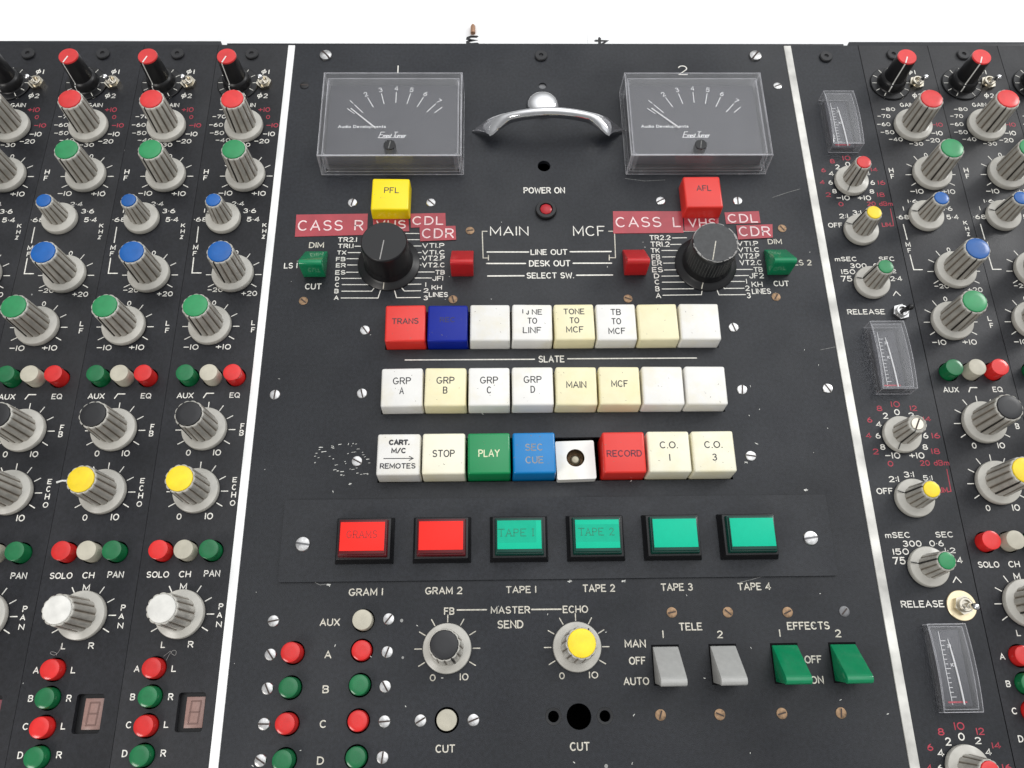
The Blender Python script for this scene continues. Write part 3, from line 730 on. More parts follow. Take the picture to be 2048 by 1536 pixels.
for k, y0 in enumerate(secs):
    # numerals round the threshold knob
    Z = lambda s, x0, ya, x1, yb, M=INK, **kw: text(lr if M is REDINK else lt, s, x0, ya+y0, x1, yb+y0, M, **kw)
    for s, b in (('10', (191.65, 43.86, 195.95, 46.94)), ('8', (184.23, 41.92, 186.97, 44.74)), ('6', (178.56, 36.12, 181.05, 38.85)), ('4', (176.55, 28.28, 179.25, 31.02)),
                 ('2', (178.53, 20.21, 181.33, 23.10)), ('0', (184.54, 14.24, 187.21, 17.04)), ('12', (200.56, 41.84, 203.89, 44.66)), ('14', (205.92, 36.51, 209.62, 38.98)),
                 ('16', (208.33, 27.86, 212.27, 30.73)), ('18', (206.55, 20.06, 210.58, 22.95)), ('20 dBm', (199.93, 14.45, 213.81, 17.19)), ('LIM', (205.64, 1.40, 210.46, 4.07))): Z(s, *b, REDINK, w=.45)
    lr.ribbon([(x, y+y0) for x, y in ((212.07, 12.74), (211.82, 2.05), (210.65, 1.95))], .4, .03, REDINK)
    for s, b in (('0', (192.44, 39.79, 195.17, 42.85)), ('2', (186.64, 37.97, 189.08, 41.15)), ('4', (182.43, 33.80, 185.20, 36.70)), ('6', (181.22, 28.05, 183.68, 30.92)),
                 ('8', (182.43, 22.46, 184.89, 25.24)), ('-10', (183.94, 18.04, 191.27, 21.16)), ('+10', (195.46, 17.93, 202.80, 21.05)), ('6', (204.15, 27.84, 206.62, 30.84)),
                 ('8', (202.71, 22.27, 205.23, 25.05)), ('2', (199.15, 38.35, 201.78, 41.10)), ('4', (202.53, 34.02, 205.19, 36.61)),
                 ('2:1', (183.68, 6.69, 188.40, 9.62)), ('3:1', (191.13, 8.85, 195.92, 11.73)), ('5:1', (199.92, 7.29, 204.36, 9.87)), ('OFF', (176.85, 1.04, 184.58, 4.00)),
                 ('mSEC', (177.10, -19.36, 188.71, -16.69)), ('SEC', (200.27, -19.38, 208.53, -16.70)), ('300', (184.48, -23.42, 193.09, -20.60)), ('0*6', (196.69, -23.43, 203.24, -20.61)),
                 ('150', (179.34, -26.98, 186.58, -24.13)), ('75', (178.40, -31.29, 184.30, -27.95)), ('2*4', (204.16, -31.11, 210.26, -28.26)), ('1*2', (203.20, -26.53, 207.98, -24.01)), ('^', (203.65, -39.75, 207.71, -36.90)),
                 ('RELEASE', (178.58, -50.15, 197.84, -47.16))): Z(s, *b)
    knob(L, LX, y0+29.5, 'red', -118, False, 'small grey knob with its cap missing, screw showing' if k == 1 else 'small grey threshold knob with red cap', True, nocap=(k == 1))
    knob(L, LX, y0-1.3, 'yellow', 160, False, 'small grey ratio knob with yellow cap', True)
    knob(L, LX+.2, y0-32.7, 'green', 168, False, 'small grey release time knob with green cap', True)
    if k < 2: toggle(L, 205.2, y0-49.6, TOGB if k == 0 else TOGW, 'toggle switch with black lever and dull hex nut' if k == 0 else 'toggle switch with chrome lever on a cream washer')
    # edgewise meter
    mw, ml = 16.6, 35.6
    mx_, my_ = (192.6, 299.8, )if k == 0 else ((193.6, 157.4) if k == 1 else (194.6, 13.6))
    hgt = 8.0 if k < 2 else 4.5
    mt = MB(); mt.box(-6.1, -ml/2+2.2, .05, 6.1, ml/2-2.2, 1.6, DIAL, .2)
    em = obj('edge_meter', mt, L, (mx_, my_, 0), 0, 'clear arched edge meter' if k < 2 else 'flat clear edge meter sunk into the panel')
    cme = meter_cover(mw, ml, hgt, 1.1).mesh('cover', 12)
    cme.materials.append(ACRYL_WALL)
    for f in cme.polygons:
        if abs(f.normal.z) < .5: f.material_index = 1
    cov = obj('cover', cme, em); eb = MB(); q = []
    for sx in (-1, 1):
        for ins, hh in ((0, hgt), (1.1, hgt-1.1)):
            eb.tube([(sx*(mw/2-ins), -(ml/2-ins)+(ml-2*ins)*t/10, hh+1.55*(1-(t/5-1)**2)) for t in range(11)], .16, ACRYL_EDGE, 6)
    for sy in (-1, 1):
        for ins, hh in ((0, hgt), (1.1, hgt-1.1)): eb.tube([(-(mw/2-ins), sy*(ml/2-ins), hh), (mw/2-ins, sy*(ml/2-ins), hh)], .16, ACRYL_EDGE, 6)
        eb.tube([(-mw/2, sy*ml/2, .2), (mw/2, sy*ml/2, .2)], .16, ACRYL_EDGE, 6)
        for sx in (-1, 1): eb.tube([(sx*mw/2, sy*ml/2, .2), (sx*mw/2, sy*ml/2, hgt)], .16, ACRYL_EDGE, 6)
    obj('cover_edge_glint', eb, em)  # thin pale tubes imitate highlights along the cover edges
    sc = MB()
    sc.ribbon([(-2.6, -ml/2+3), (-2.6, ml/2-3)], .22, 1.64, DIALINK)
    for j in range(13): sc.ribbon([(-2.4, -ml/2+6+j*1.9), (-1.2 if j % 6 else -.4, -ml/2+6+j*1.9)], .22, 1.64, DIALINK)
    text(sc, '20', 0, ml/2-9.6, 1.7, ml/2-8.2, DIALINK, w=.25, z=1.65); text(sc, '10', 0, 0.4, 1.7, 1.8, DIALINK, w=.25, z=1.65)
    obj('scale', sc, em)
    rs = MB(); rs.box(-4.4, -ml/2+3.6, 1.62, 3.8, -ml/2+4.3, 1.7, REDINK); obj('red_zone', rs, em)
    nd = MB(); nd.tube([(2.2-1.6*((i/8)**2), -ml/2+3+(ml-9)*i/8, 2.1) for i in range(9)], [.35]*7+[.25, .1], DIALINK, 6); obj('needle', nd, em)
engrave(lfp, lt, lr)

# ------------------------------------------------------------------ centre panel
Mp = thing('master_panel', 'wide black centre panel with two meters, rows of square keys and two black selector knobs', 'control panel')
holes = [rect(-54.0, 164.9, 111.0, 185.6), rect(-54.5, 131.3, 110.6, 152.0), rect(-54.8, 97.8, 110.6, 119.0)]
cLx, cRx = -87.1, -58.0
rows_y = [23.4, 9.5, -4.5, -18.3]
for y in rows_y: holes += [circ(cLx, y, 4.95), circ(cRx, y+.6, 4.95)]
holes += [circ(-57.94, 36.44, 4.95), circ(-21.21, -4.09, 5.1), circ(34.07, -3.54, 5.2), circ(23.38, -3.39, 2.3), circ(44.98, -3.51, 2.3), circ(28.08, 328.28, 2.2), circ(27.36, 273.55, 3.5)]
mfp = obj('faceplate', plate_mesh('master_plate', rect(-113.8, -75, 169.7, 357.9), holes, 2.6, PANEL), Mp)
chassis(-113.8, -75, 169.7, 357.6, 'chassis', Mp)
for x, y in ((23.38, -3.39), (44.98, -3.51)):
    b = MB(); b.lathe([(3.5, .02), (3.4, .12), (2.45, .04), (2.3, -2.0)], BLKPL, 28, caps=False); obj('hole_rim', b, Mp, (x, y, 0))
rb_ = MB(); rb_.lathe([(2.15, -1.2), (2.1, -.9), (.001, -.9)], DULL, 20); obj('recessed_stud', rb_, Mp, (28.08, 328.28, 0), 0, 'grey stud sunk in a small hole')

# screws
for (x, y), k in (((-95.71, 349.71), 'dome'), ((152.08, 349.62), 'dome'), ((-106.32, 328.44), 'black'), ((162.33, 328.12), 'small'), ((-74.89, 250.37), 'steel'), ((-33.37, 250.23), 'steel'), ((89.02, 250.93), 'steel'), ((130.38, 250.80), 'steel'),
                  ((-12.60, 232.88), 'brass'), ((152.02, 233.60), 'brass'), ((-96.15, 192.16), 'brass'), ((-21.00, 192.57), 'brass'), ((67.70, 192.48), 'brass'), ((143.41, 193.04), 'brass'),
                  ((-64.45, 175.70), 'steel'), ((119.67, 176.00), 'steel'), ((-64.16, 142.06), 'steel'), ((120.00, 142.52), 'steel'), ((-64.70, 108.23), 'steel'), ((120.19, 109.02), 'steel'),
                  ((-105.80, 141.75), 'steel'), ((161.98, 142.84), 'steel'),
                  ((-96.84, 36.73), 'steel'), ((-96.84, 22.91), 'steel'), ((-96.83, 9.29), 'steel'), ((-96.96, -4.53), 'steel'), ((-97.05, -18.31), 'steel'),
                  ((-47.03, 36.93), 'steel'), ((-47.11, 23.27), 'steel'), ((-47.38, 9.39), 'steel'), ((-47.11, -4.29), 'steel'), ((-47.34, -17.95), 'steel'),
                  ((-32.15, -4.13), 'steel'), ((-10.08, -4.26), 'steel'),
                  ((76.67, 38.11), 'brass'), ((101.36, 37.90), 'brass'), ((127.71, 37.57), 'brass'), ((152.87, 37.57), 'dull'),
                  ((68.34, -3.45), 'brass'), ((93.32, -3.62), 'brass'), ((119.55, -3.61), 'brass'), ((144.67, -3.78), 'brass')): screw(Mp, x, y, k)
bush(Mp, 27.81, 349.48)

# round push buttons
for i, (y, c, n) in enumerate(zip(rows_y, ('red', 'green', 'red', 'green'), 'ABCD')):
    button(Mp, cLx, y, c, False, (1.6, .4, 1.2, 1.0)[i], '%s button in the left column of row %s' % (c, n)); button(Mp, cRx, y+.6, c, False, (-2.2, -.6, -2.0, -1.8)[i], '%s button in the right column of row %s' % (c, n))
button(Mp, -57.94, 36.44, 'beige', True, -2.6, 'beige AUX button'); button(Mp, -21.21, -4.09, 'beige', True, -5.6, 'beige CUT button')

# master knobs
knob(Mp, -21.4, 24.3, 'black', -60, True, 'grey fluted FB master knob with black cap'); knob(Mp, 34.3, 24.2, 'yellow', 60, True, 'grey fluted ECHO master knob with yellow cap')

# selector knobs
def selector(x, y, ang, worn, label):
    b = MB(); n = 96
    b.lathe([(15.9, .1), (15.9, .7), (15.5, 1.1), (13.4, 1.9), (12.5, 2.6), (12.0, 4.6), (11.6, 6.0)], BLKPL, 64)
    def mod(r, z, a): return r*(1-.012*(1 if int(round(a/(2*math.pi)*n)) % 2 else 0)) if 6.2 < z < 20.2 else r
    b.lathe([(11.6, 5.9), (11.6, 6.4), (11.5, 19.8), (11.35, 20.6), (11.1, 21.2), (10.7, 21.5), (.001, 21.5)], BLKWORN if worn else BLKPL, n, mod=mod)
    o = obj('selector_knob', b, Mp, (x, y, 0), 0, label)
    p = MB(); c, s_ = math.cos(R(ang)), math.sin(R(ang))
    p.ribbon([(-.6*c, -.6*s_), (10.0*c, 10.0*s_)], .5, 21.54, FIBRE if not worn else INKG)
    p.add([(12.6*c-.25*s_, 12.6*s_+.25*c, 2.62), (12.6*c+.25*s_, 12.6*s_-.25*c, 2.62), (15.5*c+.25*s_, 15.5*s_-.25*c, 1.2), (15.5*c-.25*s_, 15.5*s_+.25*c, 1.2)], [(0, 1, 2, 3)], INKG)
    obj('pointer', p, o)
    if worn:
        w_ = MB(); r2 = random.Random(3)
        for a_, wd, ln in ((10, .9, 14), (-6, .7, 9), (-150, .8, 10), (-58, .9, 4), (-165, .5, 12), (30, .5, 16)):
            w_.ribbon([(10.75*math.cos(R(a_+ln*t/4)), 10.75*math.sin(R(a_+ln*t/4))) for t in range(5)], wd, 21.57, FIBRE)
        for i in range(64):
            a = R(r2.uniform(0, 360)); l = R(r2.uniform(2, 14)); rr = r2.uniform(10.8, 11.15)
            w_.ribbon([(rr*math.cos(a+l*t/4), rr*math.sin(a+l*t/4)) for t in range(5)], r2.uniform(.15, .5), 21.56-(rr-10.8)*.9, FIBRE)
        for i in range(30):
            a = 2*math.pi*i/48-2.9
            w_.tube([(11.62*math.cos(a), 11.62*math.sin(a), 7.2), (11.56*math.cos(a), 11.56*math.sin(a), 18.5)], .09, SCUFF, 4)
        obj('worn_edge', w_, o)
selector(-54.1, 213.5, -98, False, 'large black selector knob with smooth rim')
selector(109.2, 212.3, -104, True, 'large black selector knob with chipped pale rim')

# square keys
def key(x, y, w, h, z, M, legend, label, legM=KEYINK, dz=0):
    b = MB(); b.box(-w/2, -h/2, -6, w/2, h/2, z, M, 1.0, 3, taper=.45)
    for k in range(rnd.randint(2, 6)):
        a = rnd.uniform(0, 6.28); u, v = rnd.uniform(-w*.43, w*.43), rnd.uniform(-h*.43, h*.43); l = rnd.uniform(.15, .8)
        b.ribbon([(u, v), (u+l*math.cos(a), v+l*math.sin(a))], rnd.uniform(.1, .22), z+.02, GROOVE)
    o = obj('square_key', b, Mp, (x, y, 0), R(rnd.uniform(-.7, .7)), label)
    o.rotation_euler.x = R(rnd.uniform(-.8, .8)); o.rotation_euler.y = R(rnd.uniform(-.6, .6))
    if legend:
        t = MB()
        for e in legend:
            s, x0, y0, x1, y1 = e[:5]
            if s == '>':
                ym = (y0+y1)/2; t.ribbon([(x0, ym), (x1, ym)], .4, z+.03, legM); t.ribbon([(x1-1.8, y1), (x1, ym), (x1-1.8, y0)], .35, z+.045, legM)
            else: text(t, s, x0, y0, x1, y1, legM, w=e[5] if len(e) > 5 else .5, z=z+.03)
        obj('legend', t, o)
    return o
KP = 20.62
def rowkeys(y, x0, z, items):
    for i, it in enumerate(items):
        if it is None: continue
        M, leg, lab = it[:3]; lm = it[3] if len(it) > 3 else KEYINK
        w = KP-.25+rnd.uniform(-.12, .05)
        key(x0+KP*(i+.5), y, w, 20.4, z+rnd.uniform(-.25, .25), KEY[M], leg, lab, lm)
def L1(s, w=9.5, h=3.5, y=1.2): return [(s, -w/2, y-h/2, w/2, y+h/2)]
def L2(a, b, w1=8.6, w2=2.2): return [(a, -w1/2, 1.4, w1/2, 5.0), (b, -w2/2, -3.6, w2/2, 0)]
def L3(a, b, c): return [(a, -5.2, 4.0, 5.2, 7.2), (b, -2.4, -.9, 2.4, 2.4), (c, -4.3, -5.9, 4.3, -2.5)]
rowkeys(175.3, -53.9, 8.8, [
 ('red', L1('TRANS', 13.0, 3.2, 1.0), 'red key lettered TRANS'), ('blue', L1('REC', 7.6, 2.8, 1.8), 'dark blue key with rubbed out lettering', mat('blue black ghost print', (0.012, 0.012, 0.10), .4)), ('offwhite', None, 'blank white key'),
 ('white', [('I', -4.9, 4.6, -4.3, 7.0), ('J', -2.9, 4.0, -1.6, 6.4), ('NE', -.2, 4.0, 4.9, 7.0), ('TO', -2.4, -.9, 2.4, 2.4), ('LINF', -4.7, -6.0, 4.4, -2.6)], 'white key with broken lettering TONE TO LINE'), ('cream', L3('TONE', 'TO', 'MCF'), 'cream key lettered TONE TO MCF'), ('white', [('TB', -2.6, 3.6, 2.6, 7.0), ('TO', -2.4, -1.4, 2.4, 2.0), ('MCF', -4.2, -6.6, 4.2, -3.2)], 'white key lettered TB TO MCF'),
 ('cream', None, 'blank cream key'), ('white', None, 'blank white key at the right end')])
rowkeys(141.7, -54.4, 9.0, [
 ('offwhite', L2('GRP', 'A'), 'white key lettered GRP A'), ('cream', L2('GRP', 'B'), 'cream key lettered GRP B'), ('white', L2('GRP', 'C'), 'white key lettered GRP C'), ('white', L2('GRP', 'D'), 'white key lettered GRP D'),
 ('cream', L1('MAIN', 9.6, 3.5, .6), 'cream key lettered MAIN'), ('cream', L1('MCF', 8.0, 3.5, .9), 'cream key lettered MCF'), ('white', None, 'blank white key'), ('white', None, 'blank white key with a faint scratch at the right end')])
rowkeys(108.4, -54.6, 10.6, [
 ('offwhite', [('CART.', -4.6, 4.3, 5.0, 7.0, .75), ('M/C', -3.3, .4, 3.5, 3.0, .6), ('>', -6.6, -3.0, 6.8, -1.0), ('REMOTES', -8.2, -6.8, 8.0, -4.2, .5)], 'greyish key lettered CART M/C REMOTES with an arrow'),
 ('ivory', L1('STOP', 10.2, 3.5, 0), 'ivory key lettered STOP'), ('green', L1('PLAY', 9.8, 3.6, 0), 'green key lettered PLAY', KEYCREAM), ('sky', [('SEC', -4.1, .9, 4.1, 4.3), ('CUE', -4.1, -5.1, 4.1, -1.7)], 'light blue key lettered SEC CUE', KEYGREY),
 None, ('red', L1('RECORD', 16.2, 3.2, -.6), 'red key lettered RECORD', mat('purplish print', (0.10, 0.012, 0.03), .5)), ('ivory', [('C.O.', -4.2, 1.4, 4.2, 4.8), ('1', -.4, -4.6, .4, -1.2)], 'ivory key lettered C.O. 1'), ('ivory', [('C.O.', -4.2, 1.4, 4.2, 4.8), ('3', -1.1, -4.6, 1.1, -1.2)], 'ivory key lettered C.O. 3')])
# the key with its cap missing: white lamp holder with a bulb in a round well
kx, ky = 36.96, 106.45
h_ = MB(); me_h = plate_mesh('holder_top', rect(-9.0, -9.2, 9.0, 9.2, .8), [circ(0, 1.0, 4.2)], 9.0, KEY['white'])
ho = obj('lamp_holder', me_h, Mp, (kx, ky, 5.0), R(1.5), 'white lamp holder with a bare bulb, its key cap missing')
wl = MB(); wl.lathe([(4.19, -.2), (4.1, -6), (.001, -6)], BRASS, 28, caps=False); wl.lathe([(3.5, -.9), (3.3, -.7), (3.3, -5)], NICKEL, 28, caps=False); obj('socket', wl, ho, (0, 1.0, 0))
bl = MB(); bl.lathe([(2.4, -6), (2.5, -3.4), (2.2, -2.2), (1.5, -1.4), (.001, -1.1)], BULB, 20); obj('bulb', bl, ho, (0, .6, 0))
# meter select keys
def topkey(x, y, M, s, lab, z):
    key(x, y, 20.4, 20.2, z, KEY[M], [(s, -3.9+.6, .4, 3.9+.6, 4.0)], lab)
topkey(-53.95, 250.03, 'yellow', 'PFL', 'yellow key lettered PFL', 8.5); topkey(109.59, 250.15, 'red', 'AFL', 'red key lettered AFL', 9.5)

# lever keys with a rounded ridge
def lever_up(x, y, M, lab):
    b = MB(); w = 11.4
    prof = [(-7.4, .1), (7.2, .1), (7.0, 1.6), (-3.6, 11.9), (-4.6, 12.9), (-5.7, 13.2), (-6.7, 12.8), (-7.2, 11.8), (-7.4, 4.0)]
    b.xprism(prof, -w/2, w/2, LEVER[M], .35)
    return obj('lever_key', b, Mp, (x, y, 0), 0, lab)
def lever_down(x, y, M, lab):
    b = MB(); w = 11.0
    prof = [(8.6, .1), (8.4, 1.2), (-4.2, 13.2), (-5.2, 13.9), (-6.5, 14.0), (-7.5, 13.3), (-7.9, 12.1), (-7.5, 10.8), (-6.4, .1)]
    b.xprism(prof, -w/2, w/2, LEVER[M], .35)
    o = obj('lever_key', b, Mp, (x, y, 0), 0, lab)
    s_ = MB(); s_.box(-w/2-.5, -7.2, .03, w/2+.5, 9.4, .09, DARK); obj('slot', s_, o)
    return o
for (x, y), M, l in (((-91.4, 213.0), 'green', 'green lever key marked LS 1'), ((-16.3, 213.0), 'red', 'red lever key beside the left selector knob'), ((72.2, 213.2), 'red', 'red lever key beside the right selector knob'), ((146.2, 213.0), 'green', 'green lever key marked LS 2')): lever_up(x, y, M, l)
for (x, y), M, l in (((72.5, 15.3), 'grey', 'grey lever key under TELE 1'), ((97.4, 15.3), 'grey', 'grey lever key under TELE 2'), ((124.2, 15.3), 'green', 'green lever key under EFFECTS 1'), ((149.6, 15.3), 'green', 'green lever key under EFFECTS 2')): lever_down(x, y, M, l)

# power lamp, bow handle, chrome dome
b = MB(); b.lathe([(5.6, .02), (5.6, 1.6), (5.2, 2.2), (3.6, 2.3), (3.2, 1.4)], BLKPL, 36)
pl = obj('pilot_lamp', b, Mp, (27.54, 244.84, 0), 0, 'small red pilot lamp in a black bezel')
b = MB(); b.lathe([(3.3, 1.0), (3.0, 2.0), (2.0, 2.6), (.001, 2.8)], LED, 24, mod=lambda r, z, a: r*(1+.03*math.cos(8*a))); obj('lens', b, pl)
hx, hy = 30.52, 296.82
b = MB(); N_ = 44; ring = 16; vs = []; fs = []
for i in range(N_+1):
    t = -1+2*i/N_; x = 42.0*t; z = 14.5*(1-abs(t)**1.9)+.6
    e = abs(t)
    foot = max(0.0, 1-abs(e-.76)/.24)                   # the bar spreads into a pointed foot near each end
    wy = (2.6 if e < .76 else max(.35, 2.6*(1-e)/.24)) + 1.6*foot
    fr = 1.0+1.1*foot                                   # the spread is all on the near side
    th = 3.1 if e < .6 else max(.35, 3.1*(1-(e-.6)/.4))
    tx = Vector((1, 0, -14.5*1.9*(abs(t)**.9)*(1 if t > 0 else -1)/42.0)).normalized(); nz = Vector((-tx.z, 0, tx.x))
    for k in range(ring):
        a = 2*math.pi*k/ring
        ca = math.cos(a); cz = math.sin(a); ca = math.copysign(abs(ca)**.92, ca); cz = math.copysign(abs(cz)**.92, cz); p = Vector((x, wy*ca*(fr if ca < 0 else 1.0)-1.0*max(0, e-.5), z)) + nz*(th*cz)
        p.z = max(p.z, .06+.01*math.sin(a)); vs.append(p[:])
for i in range(N_):
    for k in range(ring):
        l = (k+1) % ring; fs.append((i*ring+k, (i+1)*ring+k, (i+1)*ring+l, i*ring+l))
fs.append(tuple(range(ring))); fs.append(tuple(N_*ring+k for k in range(ring-1, -1, -1)))
b.add(vs, fs, CHROME); obj('bow_handle', b, Mp, (hx, hy, 0), 0, 'chrome bow handle')
b = MB(); b.lathe([(9.2, .02), (9.1, .8)]+[(8.9*math.cos(R(a)), .8+4.2*math.sin(R(a))) for a in range(8, 90, 8)]+[(.001, 5.0)], CHROME, 40); obj('chrome_dome', b, Mp, (27.69, 314.36, 0), 0, 'polished chrome dome behind the bow handle')

# large meters
def vu_meter(x0, y0, x1, y1, lab):
    H = 16.0; w, l = x1-x0, y1-y0; cx, cy = (x0+x1)/2, (y0+y1)/2
    b = MB(); b.box(-w/2+3.0, -l/2+5.5, .05, w/2-3.0, l/2-3.0, 9.0, DIAL, .5)
    b.box(-w/2+2.4, -l/2+2.3, .05, w/2-2.4, -l/2+5.3, 2.0, BLKPL, .3)
    o = obj('level_meter', b, Mp, (cx, cy, 0), 0, lab)
    bm_ = bmesh.new()
    def bx(i, h0, h1, r, flip, tp):
        c = bmesh.new(); bmesh.ops.create_cube(c, size=1)
        for v in c.verts:
            t = tp if v.co.z > 0 else 0
            v.co = Vector((v.co.x*(w-2*i-2*t), v.co.y*(l-2*i-2*t), h0 if v.co.z < 0 else h1))
        vert = [e for e in c.edges if abs(e.verts[0].co.z-e.verts[1].co.z) > 1]
        bmesh.ops.bevel(c, geom=vert, offset=r, segments=3, profile=.5, affect='EDGES')
        top = [e for e in c.edges if all(abs(v.co.z-h1) < 1e-4 for v in e.verts)]
        bmesh.ops.bevel(c, geom=top, offset=.7, segments=2, profile=.5, affect='EDGES')
        bot = [f for f in c.faces if all(abs(v.co.z-h0) < 1e-4 for v in f.verts)]
        bmesh.ops.delete(c, geom=bot, context='FACES_ONLY')
        bmesh.ops.recalc_face_normals(c, faces=c.faces)
        if flip: bmesh.ops.reverse_faces(c, faces=c.faces)
        return c
    cv = MB(); cv.bm(bx(0, .06, H, 1.0, False, .6), ACRYL)
    cv.bm(bx(1.9, .06, H-2.2, 2.6, True, .4), ACRYL)
    me = cv.mesh('cover'); bb = bmesh.new(); bb.from_mesh(me)
    edges = [e for e in bb.edges if len(e.link_faces) == 1]
    bmesh.ops.bridge_loops(bb, edges=edges)
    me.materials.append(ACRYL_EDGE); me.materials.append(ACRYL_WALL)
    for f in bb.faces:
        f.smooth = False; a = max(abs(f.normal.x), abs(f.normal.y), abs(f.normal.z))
        f.material_index = 1 if a < .985 else (2 if abs(f.normal.z) < .5 else 0)  # bevel faces take the pale mix as painted rim highlights
    bb.to_mesh(me); bb.free()
    obj('cover', me, o)
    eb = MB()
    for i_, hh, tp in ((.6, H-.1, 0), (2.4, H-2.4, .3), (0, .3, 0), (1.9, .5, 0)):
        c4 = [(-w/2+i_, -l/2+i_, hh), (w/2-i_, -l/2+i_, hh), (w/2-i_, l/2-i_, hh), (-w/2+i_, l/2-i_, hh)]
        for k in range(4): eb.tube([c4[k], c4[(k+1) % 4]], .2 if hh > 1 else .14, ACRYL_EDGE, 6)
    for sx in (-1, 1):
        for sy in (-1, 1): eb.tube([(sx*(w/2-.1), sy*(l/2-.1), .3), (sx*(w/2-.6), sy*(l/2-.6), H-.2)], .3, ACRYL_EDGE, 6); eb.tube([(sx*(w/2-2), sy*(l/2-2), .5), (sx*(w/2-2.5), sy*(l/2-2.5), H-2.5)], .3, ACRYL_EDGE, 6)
    obj('cover_edge_glint', eb, o)  # added pale tubes draw the bright rim lines of the cover
    # printed scale, drawn in coordinates of the dial face
    z = 9.03; s = MB()
    px, py = 1.1, -13.4
    angs = [(139.5, None), (132, '1'), (117.5, '2'), (104, '3'), (90, '4'), (76.5, '5'), (63.5, '6'), (49.5, '7'), (42.5, None)]
    for a, n in angs:
        c, s_ = math.cos(R(a)), math.sin(R(a))
        r0, r1 = (26.3, 33.4) if n else (29.0, 34.3)
        s.ribbon([(px+r0*c*1.0, py+r0*s_), (px+r1*c, py+r1*s_)], .42, z, DIALINK)
        if n: text(s, n, px+36.1*c-1.05, py+36.1*s_-1.5, px+36.1*c+1.05, py+36.1*s_+1.5, DIALINK, w=.37, z=z+.01, rz=R(a-90))
    text(s, 'Audio Developments', -29.4, -4.1, -3.6, -2.1, DIALINK, w=.32, z=z+.01)
    # cursive maker's mark
    for ch, a0, a1, h in (('E', -7.4, -5.2, 4.0), ('rnest', -5.2, -.6, 2.9), ('T', -.2, 2.0, 4.0), ('urner', 1.4, 7.2, 2.9)):
        text(s, ch, a0, -10.6, a1, -10.6+h, DIALINK, w=.36, z=z+.01, shear=.32, gap=.12)
    s.ribbon([(-7.8, -10.5), (-4, -10.75), (0, -10.45), (6.4, -10.6)], .22, z+.06, DIALINK)
    obj('scale', s, o)
    nd = MB(); a = R(139.8); nd.tube([(-9.0, -4.9, 10.0), (-23.0, 8.3, 10.0)], [.45, .3], DIALINK, 8); obj('needle', nd, o)
    zs = MB(); zs.lathe([(3.3, 9.01), (3.3, 15.6), (3.1, 16.3), (.001, 16.4)], BLKPL, 28); zs.box(-2.4, -.25, 16.41, 2.4, .25, 16.45, SCUFF); obj('zero_screw', zs, o, (-.1, -20.6, 0), R(80))
vu_meter(-92.3, 267.9, -16.2, 323.6, 'left clear level meter with its needle at rest')
vu_meter(71.6, 267.9, 147.5, 323.6, 'right clear level meter with its needle at rest')

# white engraving of the centre panel
t = MB()
T = lambda s, *b, **k: text(t, s, *b, INK, **k)
T2 = lambda s, *b, **k: text(t, s, *b, INKG, **k)
T('1', -54.99, 337.39, -53.28, 342.82); T('2', 106.31, 336.03, 111.79, 342.95); T('POWER ON', 15.92, 255.87, 38.18, 259.84)
T('MAIN', -2.13, 229.77, 18.05, 235.39, w=.6); T('MCF', 41.42, 229.44, 58.25, 235.53, w=.6)
line(t, [(-3.57, 232.51), (-6.19, 232.52), (-5.74, 216.51), (-3.11, 216.50)], INKG, .5); line(t, [(-3.02, 218.13), (-3.03, 215.17)], INKG, .5, .04)
line(t, [(60.08, 232.28), (63.24, 232.27), (62.80, 216.33), (59.63, 216.35)], INKG, .5); line(t, [(59.62, 217.98), (59.49, 214.87)], INKG, .5, .04)
for s, b, l1, l2 in (('LINE OUT', (18.81, 218.13, 38.02, 221.55), ((-3.74, 220.06), (17.77, 219.96)), ((39.33, 220.01), (60.68, 220.06))), ('DESK OUT', (17.88, 211.33, 39.31, 215.02), ((-4.02, 213.26), (16.08, 213.16)), ((40.61, 213.19), (60.53, 213.15))), ('SELECT SW.', (16.45, 204.33, 40.82, 207.82), ((-3.53, 205.95), (15.16, 206.00)), ((42.11, 206.15), (60.63, 206.20)))):
    T(s, *b); line(t, l1, INK, .75); line(t, l2, INK, .75)
T2('DIM', -95.87, 222.85, -88.13, 226.28); T('LS 1', -107.69, 210.83, -100.81, 214.19); T('CUT', -96.04, 198.66, -87.71, 202.09); T2('DIM', 143.41, 224.03, 150.80, 227.20); T2('LS 2', 155.48, 211.27, 164.63, 214.67); T('CUT', 143.16, 199.20, 151.16, 202.39)
